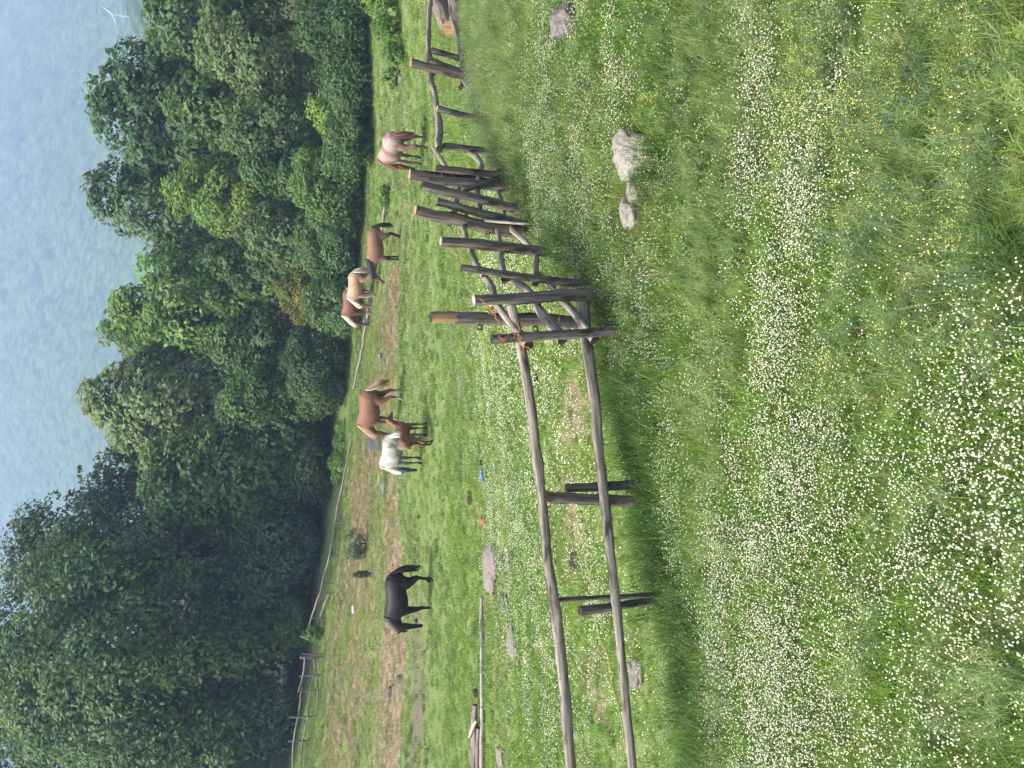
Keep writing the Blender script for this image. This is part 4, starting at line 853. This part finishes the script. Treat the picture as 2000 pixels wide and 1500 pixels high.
# bushes and weeds standing alone
def bush(u, v, wpx, h, col, label, name="bush", leaf=.07, seed=0, cat="bush", grp=None, dens=7, lump=(.16, .42), sparse=.5):
    c = gp(u, v); wd = wpx / F * pix(c)[2]
    return tree(name, c, h, wd, 0.0, col, leaf, label, cat, grp, seed, 0.1, dens=dens, trunk=True, lump=lump, sparse=sparse, rough=.6)
bush(438, 716, 66, 1.05, (.040, .062, .030), "dark twiggy bush alone on the far slope of the paddock", seed=401)
bush(380, 727, 14, .9, (.05, .075, .035), "thin little sapling left of the dark twiggy bush", "sapling", .06, 402)
for k, (u, v, wp, h, lab) in enumerate([(1490, 776, 60, 1.3, "bright green weeds at the very right edge of the wood"), (1440, 782, 54, 1.1, "bright green weeds second from the right edge below the dark shrub"), (1392, 788, 44, .9, "low bright weeds between the roan horse and the right edge weeds"), (1345, 781, 40, .7, "smallest bright weeds right of the roan horse at the shade line"),
    (1118, 760, 40, .55, "bright weeds at the shade line left of the roan horse"), (640, 672, 70, .42, "bright green weeds behind the far rails, right clump"), (588, 668, 80, .5, "bright green weeds behind the far rails, left clump"), (265, 632, 34, 1.2, "leafy weed climbing the far fence end post")]):
    bush(u, v, wp, h, (.075, .135, .032), lab, "weeds", .10, 410 + k, "weeds", "bright weeds at the paddock edge")

# ================================================================== GRASS AND FLOWERS (stuff)
TPL = bpy.data.collections.new("plant_templates")        # not linked to the scene
def grass_mat(name, trans=.5, rough=.55, spec=.25, var=.55):
    b = NB(name); c = b.attr("col").outputs["Color"]; oi = b.n("ShaderNodeObjectInfo").outputs["Random"]
    tint = b.attr("tint", 'INSTANCER').outputs["Fac"]
    c = b.mix(oi, b.mix(1.0, c, (1 - var * .6, 1 - var * .5, 1 - var * .5), 'MULTIPLY'), b.mix(1.0, c, (1 + var * .8, 1 + var * .6, 1 + var * .3), 'MULTIPLY'))
    c = b.mix(tint, c, b.mix(1.0, c, (1.25, 1.15, 1.0), 'MULTIPLY'))
    b.base(c, rough, spec); b.translucent(b.mix(1.0, c, (1.10, 1.20, .65), 'MULTIPLY'), trans); return b.m
M_GRASS = grass_mat("grass_blades"); M_PETAL = grass_mat("petals", .25, .6, .2, .12)
class Tuft:
    def __init__(s): s.V = []; s.F = []; s.C = []; s.n = 0
    def strip(s, pts, w, side, col):
        pts = np.asarray(pts, float); k = len(pts); side = np.asarray(side, float); w = np.broadcast_to(np.asarray(w, float), (k,))
        s.V += [pts - side * w[:, None], pts + side * w[:, None]]
        for i in range(k - 1): s.F.append([s.n + i, s.n + i + 1, s.n + k + i + 1, s.n + k + i])
        s.C.append(np.tile(np.asarray(col, float), (2 * k, 1))); s.n += 2 * k
    def blade(s, r, base, h, w, lean, az, col, k=4):
        t = np.linspace(0, 1, k); d = np.array([math.cos(az), math.sin(az), 0])
        pts = np.asarray(base)[None] + np.outer(lean * h * t ** 1.8, d) + np.outer(h * (t - .28 * lean * t ** 2), [0, 0, 1])
        sd = np.array([-math.sin(az + r.uniform(-.8, .8)), math.cos(az), 0]); s.strip(pts, w * np.array([.8, 1, .75, .12])[:k] if k == 4 else w * (1 - t * .85), sd, col)
    def ball(s, c, rx, rz, col, col2=None):
        ico = bmesh.new(); bmesh.ops.create_icosphere(ico, subdivisions=1, radius=1); V = np.array([v.co for v in ico.verts]); Fs = [[v.index for v in f.verts] for f in ico.faces]; ico.free()
        s.V.append(V * np.array([rx, rx, rz]) + np.asarray(c)); s.F += [[i + s.n for i in f] for f in Fs]
        cc = np.tile(np.asarray(col, float), (len(V), 1)); 
        if col2 is not None: cc[V[:, 2] > .6] = col2
        s.C.append(cc); s.n += len(V)
    def build(s, name, mat):
        q = np.array([f for f in s.F if len(f) == 4]).reshape(-1, 4); t = np.array([f for f in s.F if len(f) == 3]).reshape(-1, 3)
        me = mesh_np(name, np.concatenate(s.V), [x for x in (q, t) if len(x)], None, True, {"col": np.concatenate(s.C)}); me.materials.append(mat)
        o = bpy.data.objects.new(name, me); TPL.objects.link(o); return o
def jit(r, c, a=.2): return np.clip(np.array(c) * (1 + r.normal(0, a)) * np.array([1 + r.normal(0, .08), 1, 1 + r.normal(0, .1)]), .005, .9)
def make_short(seed, h0, h1, nb, sp, w, col, dry=.1):
    r = random.Random(seed); rn = np.random.default_rng(seed); t = Tuft(); rr = rn
    for _ in range(nb):
        a = rn.uniform(0, 6.28); d = sp * math.sqrt(rn.uniform()); cl = jit(rn, col) if rn.uniform() > dry else jit(rn, (.25, .23, .12))
        t.blade(rn, (d * math.cos(a), d * math.sin(a), -.01), rn.uniform(h0, h1), w * rn.uniform(.7, 1.3), rn.uniform(.15, .95), rn.uniform(0, 6.28), cl)
    return t
def make_feather(seed, h, nst, col, w=.0016, yellow=0):
    """fine branching stems with thread-like leaves, some ending in small yellow flowers"""
    rn = np.random.default_rng(seed); t = Tuft()
    for _ in range(nst):
        a = rn.uniform(0, 6.28); ln = rn.uniform(.1, .55); hh = h * rn.uniform(.65, 1.1); b0 = np.array([rn.normal(0, .035), rn.normal(0, .035), 0]); d = np.array([math.cos(a), math.sin(a), 0])
        tt = np.linspace(0, 1, 6); pts = b0 + np.outer(ln * hh * tt ** 1.5, d) + np.outer(hh * tt * (1 - .2 * ln), [0, 0, 1]); cl = jit(rn, col, .15)
        t.strip(pts, w * np.linspace(1.1, .5, 6), np.array([-d[1], d[0], 0]), cl * .9)
        for k in range(16):
            f = rn.uniform(.15, 1); p = b0 + d * ln * hh * f ** 1.5 + np.array([0, 0, hh * f * (1 - .2 * ln)]); aa = rn.uniform(0, 6.28); dd = np.array([math.cos(aa), math.sin(aa), rn.uniform(.1, .9)]); l2 = rn.uniform(.03, .085)
            t.strip([p, p + dd * l2 * .6, p + dd * l2 + np.array([0, 0, -.01])], [w * .8, w * .8, w * .3], np.array([-dd[1], dd[0], 0]), jit(rn, cl, .15))
        if yellow:
            for k in range(yellow):
                f = rn.uniform(.8, 1.0); p = b0 + d * ln * hh * f ** 1.5 + np.array([rn.normal(0, .02), rn.normal(0, .02), hh * f * (1 - .2 * ln) + .012]); t.ball(p, .0040, .0032, (.66, .62, .14))
    return t
def make_white(seed, n, h0, h1, rad, sp):
    rn = np.random.default_rng(seed); t = Tuft()
    for _ in range(n):
        x, y = rn.normal(0, sp, 2); h = rn.uniform(h0, h1); lx, ly = rn.normal(0, .025, 2); top = np.array([x + lx, y + ly, h])
        t.strip([[x, y, 0], [(2 * x + lx) / 2, (2 * y + ly) / 2, h * .55], top], [.0013, .0012, .001], np.array([1, 0, 0]), jit(rn, (.10, .15, .05)))
        r = rad * rn.uniform(.7, 1.15); wh = np.array((.76, .76, .60)) * rn.uniform(.86, 1.06); t.ball(top, r, r * .62, wh, (.60, .62, .34) if rn.uniform() < .6 else None)
        t.ball(top + np.array([rn.normal(0, .003), 0, r * .25]), r * .75, r * .5, wh)
    return t
def make_rosette(seed, n, ln, w, col):
    rn = np.random.default_rng(seed); t = Tuft()
    for _ in range(n):
        a = rn.uniform(0, 6.28); d = np.array([math.cos(a), math.sin(a), 0]); l = ln * rn.uniform(.6, 1.2); tt = np.linspace(0, 1, 5)
        pts = np.outer(l * tt, d) + np.outer(l * (.75 * tt - .55 * tt ** 2) * rn.uniform(.6, 1.5), [0, 0, 1]); t.strip(pts, w * np.array([.25, .9, 1, .7, .08]), np.array([-d[1], d[0], 0]), jit(rn, col, .15))
    return t
GREEN, LUSH, GREYG, DEEP, PALE, STRAW = (.150, .245, .050), (.135, .275, .032), (.165, .245, .095), (.070, .155, .028), (.215, .285, .125), (.27, .185, .125)
T = {}
def reg(key, lst): T[key] = lst
k = 0
def tn(s): 
    global k; k += 1; return "t%03d_%s" % (k, s)
reg('short', [make_short(s, .05, .15, 26, .075, .0022, GREEN).build(tn("short"), M_GRASS) for s in range(6)])
reg('lush', [make_short(20 + s, .08, .20, 26, .08, .0026, LUSH, .04).build(tn("lush"), M_GRASS) for s in range(5)])
reg('deep', [make_short(40 + s, .18, .42, 28, .10, .0030, DEEP, .05).build(tn("deep"), M_GRASS) for s in range(4)])
reg('fine', [make_short(60 + s, .14, .34, 24, .09, .0014, GREYG, .07).build(tn("fine"), M_GRASS) for s in range(5)])
reg('feather', [make_feather(80 + s, .30, 7, GREYG).build(tn("feather"), M_GRASS) for s in range(4)])
reg('tallfeather', [make_feather(90 + s, .44, 8, (.125, .19, .095), .0019).build(tn("tallfeather"), M_GRASS) for s in range(3)])
reg('yellow', [make_feather(100 + s, .36, 6, (.125, .20, .082), .0018, 6).build(tn("yellow"), M_GRASS) for s in range(4)])
reg('white', [make_white(120 + s, 15, .05, .19, .0061, .07).build(tn("white"), M_PETAL) for s in range(6)])
reg('whitefar', [make_white(140 + s, 5, .05, .13, .0125, .10).build(tn("whitefar"), M_PETAL) for s in range(4)])
reg('rosette', [make_rosette(160 + s, 9, .11, .017, (.13, .25, .045)).build(tn("rosette"), M_GRASS) for s in range(4)])
reg('pad', [make_short(180 + s, .04, .13, 30, .16, .0055, GREEN, .08).build(tn("pad"), M_GRASS) for s in range(5)])
reg('padpale', [make_short(200 + s, .06, .16, 26, .15, .007, PALE, .05).build(tn("padpale"), M_GRASS) for s in range(4)])
reg('paddark', [make_short(220 + s, .06, .18, 30, .15, .006, (.09, .16, .04), .04).build(tn("paddark"), M_GRASS) for s in range(4)])
reg('straw', [make_short(240 + s, .04, .13, 24, .16, .005, STRAW, .5).build(tn("straw"), M_GRASS) for s in range(4)])
order = sorted(o.name for o in TPL.objects); IDX = {n: i for i, n in enumerate(order)}
rs = np.random.default_rng(99)
def cand(n, y0, y1, marg=1.0, u0=-130, u1=1630):
    """random ground points in the wedge the photo can see, with a margin at both sides"""
    out = []
    while sum(map(len, out)) < n:
        y = np.sqrt(rs.uniform(y0 ** 2, y1 ** 2, 4 * n)); x = rs.uniform(-1, 1, 4 * n) * (y1 * .78 + marg)
        ok = np.abs(x) < .60 * y + marg; out.append(np.c_[x[ok], y[ok]])
    return np.concatenate(out)[:n]
def wedge_area(y0, y1, marg=1.0): return .60 * (y1 ** 2 - y0 ** 2) + 2 * marg * (y1 - y0)
fx_ = np.array([at_y(u, 1100, fy(u))[0] for u in _fu]); 
def beyond(x, y): return y - np.interp(x, fx_, _fy)              # >0 behind the near fence
SC = {}
def scat(layer, key, dens, y0, y1, pf, smin=.8, smax=1.3, tint=0.0, tilt=.12, zoff=0.0, marg=2.4):
    n = int(dens * wedge_area(y0, y1, marg)); P = cand(n, y0, y1, marg); p = pf(P[:, 0], P[:, 1]); P = P[rs.uniform(size=n) < p]
    n = len(P); z = H(P[:, 0], P[:, 1]) + zoff; names = T[key]
    ix = np.array([IDX[names[i].name] for i in rs.integers(0, len(names), n)]); tn_ = tint(P[:, 0], P[:, 1]) if callable(tint) else np.full(n, tint)
    rot = np.c_[rs.normal(0, tilt, n), rs.normal(0, tilt, n), rs.uniform(0, 6.283, n)]
    SC.setdefault(layer, []).append((np.c_[P, z], ix, rot, rs.uniform(smin, smax, n), np.clip(tn_, 0, 1)))
    return n
def emit(layer, name):
    A = SC[layer]; P = np.concatenate([a[0] for a in A]); ix = np.concatenate([a[1] for a in A]).astype(np.int32); ro = np.concatenate([a[2] for a in A]); sc = np.concatenate([a[3] for a in A]); ti = np.concatenate([a[4] for a in A])
    me = bpy.data.meshes.new(name); n = len(P); me.vertices.add(n); me.vertices.foreach_set("co", P.astype(np.float32).ravel())
    a = me.attributes.new("idx", 'INT', 'POINT'); a.data.foreach_set("value", ix)
    a = me.attributes.new("rot", 'FLOAT_VECTOR', 'POINT'); a.data.foreach_set("vector", ro.astype(np.float32).ravel())
    for nm, v in (("scl", sc), ("tint", ti)): a = me.attributes.new(nm, 'FLOAT', 'POINT'); a.data.foreach_set("value", v.astype(np.float32))
    o = bpy.data.objects.new(name, me); COL.objects.link(o); tag(o, None, None, None, "stuff")
    md = o.modifiers.new("plants", 'NODES'); md.node_group = NG; return n
NG = bpy.data.node_groups.new("plant_scatter", 'GeometryNodeTree')
NG.interface.new_socket("Geometry", in_out='INPUT', socket_type='NodeSocketGeometry'); NG.interface.new_socket("Geometry", in_out='OUTPUT', socket_type='NodeSocketGeometry')
gi = NG.nodes.new("NodeGroupInput"); go = NG.nodes.new("NodeGroupOutput"); ci = NG.nodes.new("GeometryNodeCollectionInfo"); ci.inputs[0].default_value = TPL; ci.inputs[1].default_value = True; ci.inputs[2].default_value = True
m2p = NG.nodes.new("GeometryNodeMeshToPoints"); iop = NG.nodes.new("GeometryNodeInstanceOnPoints"); iop.inputs["Pick Instance"].default_value = True
def named(nm, ty): x = NG.nodes.new("GeometryNodeInputNamedAttribute"); x.data_type = ty; x.inputs[0].default_value = nm; return x.outputs[0]
L = NG.links.new
L(gi.outputs[0], m2p.inputs[0]); L(m2p.outputs[0], iop.inputs["Points"]); L(ci.outputs[0], iop.inputs["Instance"]); L(named("idx", 'INT'), iop.inputs["Instance Index"])
e2r = NG.nodes.new("FunctionNodeEulerToRotation"); L(named("rot", 'FLOAT_VECTOR'), e2r.inputs[0]); L(e2r.outputs[0], iop.inputs["Rotation"]); L(named("scl", 'FLOAT'), iop.inputs["Scale"]); L(iop.outputs[0], go.inputs[0])

# ---- where things grow
FLW = [(500, 1550, 1.9, .42, 1.7), (150, 1560, 1.3, .5, 1.6), (820, 1560, 1.2, .42, 1.1), (1050, 1600, 1.0, .35, 1.1), (1300, 1640, .8, .35, .6), (300, 1680, 1.6, .3, 1.0), (80, 1780, 1.0, .4, 1.4), (330, 1830, .9, .3, 1.4), (150, 1950, 1.2, .4, 1.4), (520, 1920, .9, .45, 1.0), (620, 1760, .6, .3, .6), (760, 1940, .4, .4, .6),
       (1430, 1500, 1.2, .35, .7), (1180, 1480, .8, .3, .5), (200, 1290, 1.8, .8, .5), (700, 1300, 1.5, .5, .35), (1250, 1060, 1.8, 1.0, .32), (1050, 1180, 1.2, 1.0, .25), (1350, 1200, 1.4, .8, .18), (1100, 1300, 1.5, .7, .2), (480, 1420, 1.6, .5, .45), (60, 1440, 1.2, .4, .5)]
FEA = [(1250, 1750, .9, .45, 1.0), (1480, 1620, .9, .6, .8), (1050, 1900, .6, .4, 1.1), (1400, 1950, .9, .5, 1.2), (870, 1760, .45, .3, .9), (700, 1700, .35, .25, .8), (430, 1740, .4, .22, .7), (250, 1700, .4, .2, .5), (60, 1880, .5, .25, .7), (100, 1990, .5, .25, .7), (960, 1960, .4, .4, .9),
       (250, 1410, 2.5, .32, .5), (700, 1390, 2.0, .28, .45), (1000, 1420, 1.6, .4, .8), (1250, 1400, 1.8, .5, .9), (1480, 1400, 1.5, .7, .9), (1300, 960, 3.0, 1.2, .8), (1420, 1000, 2.0, 1.5, .8), (1200, 1140, 1.2, .8, .5), (1000, 1250, 1.2, .6, .5)]
YEL = [(1250, 1780, 1.0, .5, .9), (1430, 1640, .9, .6, .9), (1430, 1900, .9, .6, .9), (1080, 1880, .5, .4, .5), (800, 1720, .5, .25, .35), (1380, 1350, .8, .4, .3)]
DRK = [(820, 1235, .9, .55, 1.1), (640, 1265, .9, .5, 1.0), (450, 1290, .8, .45, 1.0), (300, 1345, .7, .4, 1.0), (120, 1375, .8, .35, 1.0), (0, 1390, .6, .35, .9), (1000, 1130, .7, .5, .8), (1290, 1290, .4, .25, .6), (1000, 1960, .3, .22, .9), (1190, 1285, .5, .25, .8)]
ROCKP = [(gp(r[1], r[2]), r[3] / F) for r in ROCKS[:7]]
def clear(x, y):
    m = np.ones_like(x)
    for c, wv in ROCKP:
        rr = wv * c[1] * .44; m *= 1 - .9 * (((x - c[0]) / (rr)) ** 2 + ((y - c[1] - rr * .35) / (rr * .9)) ** 2 < 1)
    return m
fl_n = lambda x, y: np.clip((fbm(x * 1.1, y * 3.4, 61, 4) - .38) * 3.8, 0, 1.4)
near = lambda x, y: (beyond(x, y) < .6) * 1.0
p_fl = lambda x, y: np.clip((patch(x, y, FLW) + .10) * (.22 + fl_n(x, y)), 0, 1) * near(x, y) * clear(x, y)
p_fe = lambda x, y: np.clip(patch(x, y, FEA) * (.5 + fbm(x * 1.6, y * 1.6, 71, 3)) + .04, 0, 1) * near(x, y) * clear(x, y)
p_ye = lambda x, y: np.clip(patch(x, y, YEL) * (.4 + fbm(x * 2, y * 2, 81, 3)), 0, 1) * near(x, y)
p_dk = lambda x, y: np.clip(patch(x, y, DRK) * (-.25 + 2.3 * fbm(x * 1.8, y * 2.6, 91, 3)), 0, 1) * (beyond(x, y) < 1.2) * clear(x, y)
p_ld = lambda x, y: np.clip(1.15 - patch(x, y, FEA) - .3 * fbm(x * 1.5, y * 1.5, 51, 3), .12, 1) * near(x, y) * clear(x, y)
dry_t = lambda x, y: np.clip((fbm(x * .7, y * .7, 31, 4) - .42) * 3.0, 0, 1)
tot = 0
tot += scat('grass', 'short', 190, 2.2, 18, lambda x, y: near(x, y) * clear(x, y) * (.72 + .4 * fbm(x * 2, y * 2, 15, 3)), .8, 1.4, dry_t)
tot += scat('grass', 'lush', 190, 2.2, 18, p_ld, .7, 1.2, lambda x, y: .5 * dry_t(x, y))
tot += scat('grass', 'fine', 120, 2.2, 18, lambda x, y: np.clip(p_fe(x, y) + .14, 0, 1) * near(x, y), .7, 1.25, dry_t)
tot += scat('grass', 'deep', 150, 2.2, 18, p_dk, .7, 1.25)
tot += scat('grass', 'rosette', 10, 2.2, 18, lambda x, y: (fbm(x * 1.3, y * 1.3, 25, 3) > .52) * near(x, y), .6, 1.4)
tot += scat('feathery_weeds', 'feather', 60, 2.2, 18, p_fe, .7, 1.2, lambda x, y: .6 * dry_t(x, y))
tot += scat('feathery_weeds', 'tallfeather', 16, 2.2, 9, lambda x, y: np.clip(patch(x, y, FEA[:11]), 0, 1), .7, 1.15)
tot += scat('yellow_flowers', 'yellow', 55, 2.2, 12, p_ye, .75, 1.2)
tot += scat('white_flowers', 'white', 420, 2.2, 18, p_fl, .8, 1.25)
# paddock side
pad = lambda x, y: (beyond(x, y) > .3) * (1 - .75 * bare_at(x, y)) * (1 - .9 * mud_at(x, y))
strk = lambda x, y: np.clip((fbm(x * .35, y * .8, 111, 4) - .46) * 4.5, 0, 1)
FLP = [(600, 1010, 3, 1.6, 1), (400, 1060, 3, 1.5, 1), (750, 1040, 2.2, 1.3, 1), (850, 1080, 1.4, 1, 1), (150, 1100, 2.5, 1.3, .9), (250, 1190, 2, 1, .9), (600, 1140, 2, 1, .8), (50, 1040, 2, 1, .6), (700, 960, 2.5, 1.5, .6), (450, 980, 2.5, 1.5, .6), (1080, 980, 1.5, 1.5, .7), (1000, 1000, 1.4, 1.4, .8), (880, 1000, 1.5, 1.2, .9)]
tot += scat('paddock_grass', 'pad', 46, 7.5, 22, lambda x, y: pad(x, y) * (.45 + .55 * fbm(x * 1.4, y * 1.4, 17, 3)), .6, 1.1, dry_t)
tot += scat('paddock_grass', 'pad', 17, 22, 46, lambda x, y: pad(x, y) * .9, .7, 1.2, dry_t)
tot += scat('paddock_grass', 'padpale', 30, 8, 46, lambda x, y: pad(x, y) * strk(x, y), .6, 1.1)
tot += scat('paddock_grass', 'paddark', 14, 8, 46, lambda x, y: pad(x, y) * np.clip((fbm(x * .5, y * .9, 121, 4) - .5) * 5, 0, 1), .7, 1.2)
tot += scat('paddock_grass', 'lush', 120, 7.5, 15, lambda x, y: pad(x, y) * .6 * (.3 + fbm(x * 1.2, y * 1.2, 27, 3)), .5, .9, dry_t)
tot += scat('dry_grass', 'straw', 34, 8, 50, lambda x, y: (beyond(x, y) > .3) * np.clip(bare_at(x, y) * 1.2 + .02 - mud_at(x, y), 0, 1), .6, 1.1)
tot += scat('paddock_flowers', 'whitefar', 95, 8, 21, lambda x, y: np.clip(patch(x, y, FLP) * (.1 + fl_n(x, y)), 0, 1) * (beyond(x, y) > .2), .6, 1.0)
tot += scat('paddock_flowers', 'whitefar', 14, 14, 36, lambda x, y: pad(x, y) * strk(x, y), .5, .9)
NAMES = {'grass': "meadow_grass", 'feathery_weeds': "feathery_weeds", 'yellow_flowers': "yellow_flowers", 'white_flowers': "white_flowers", 'paddock_grass': "paddock_grass", 'dry_grass': "dry_grass", 'paddock_flowers': "paddock_flowers"}
for l_, n_ in NAMES.items(): print(n_, emit(l_, n_))
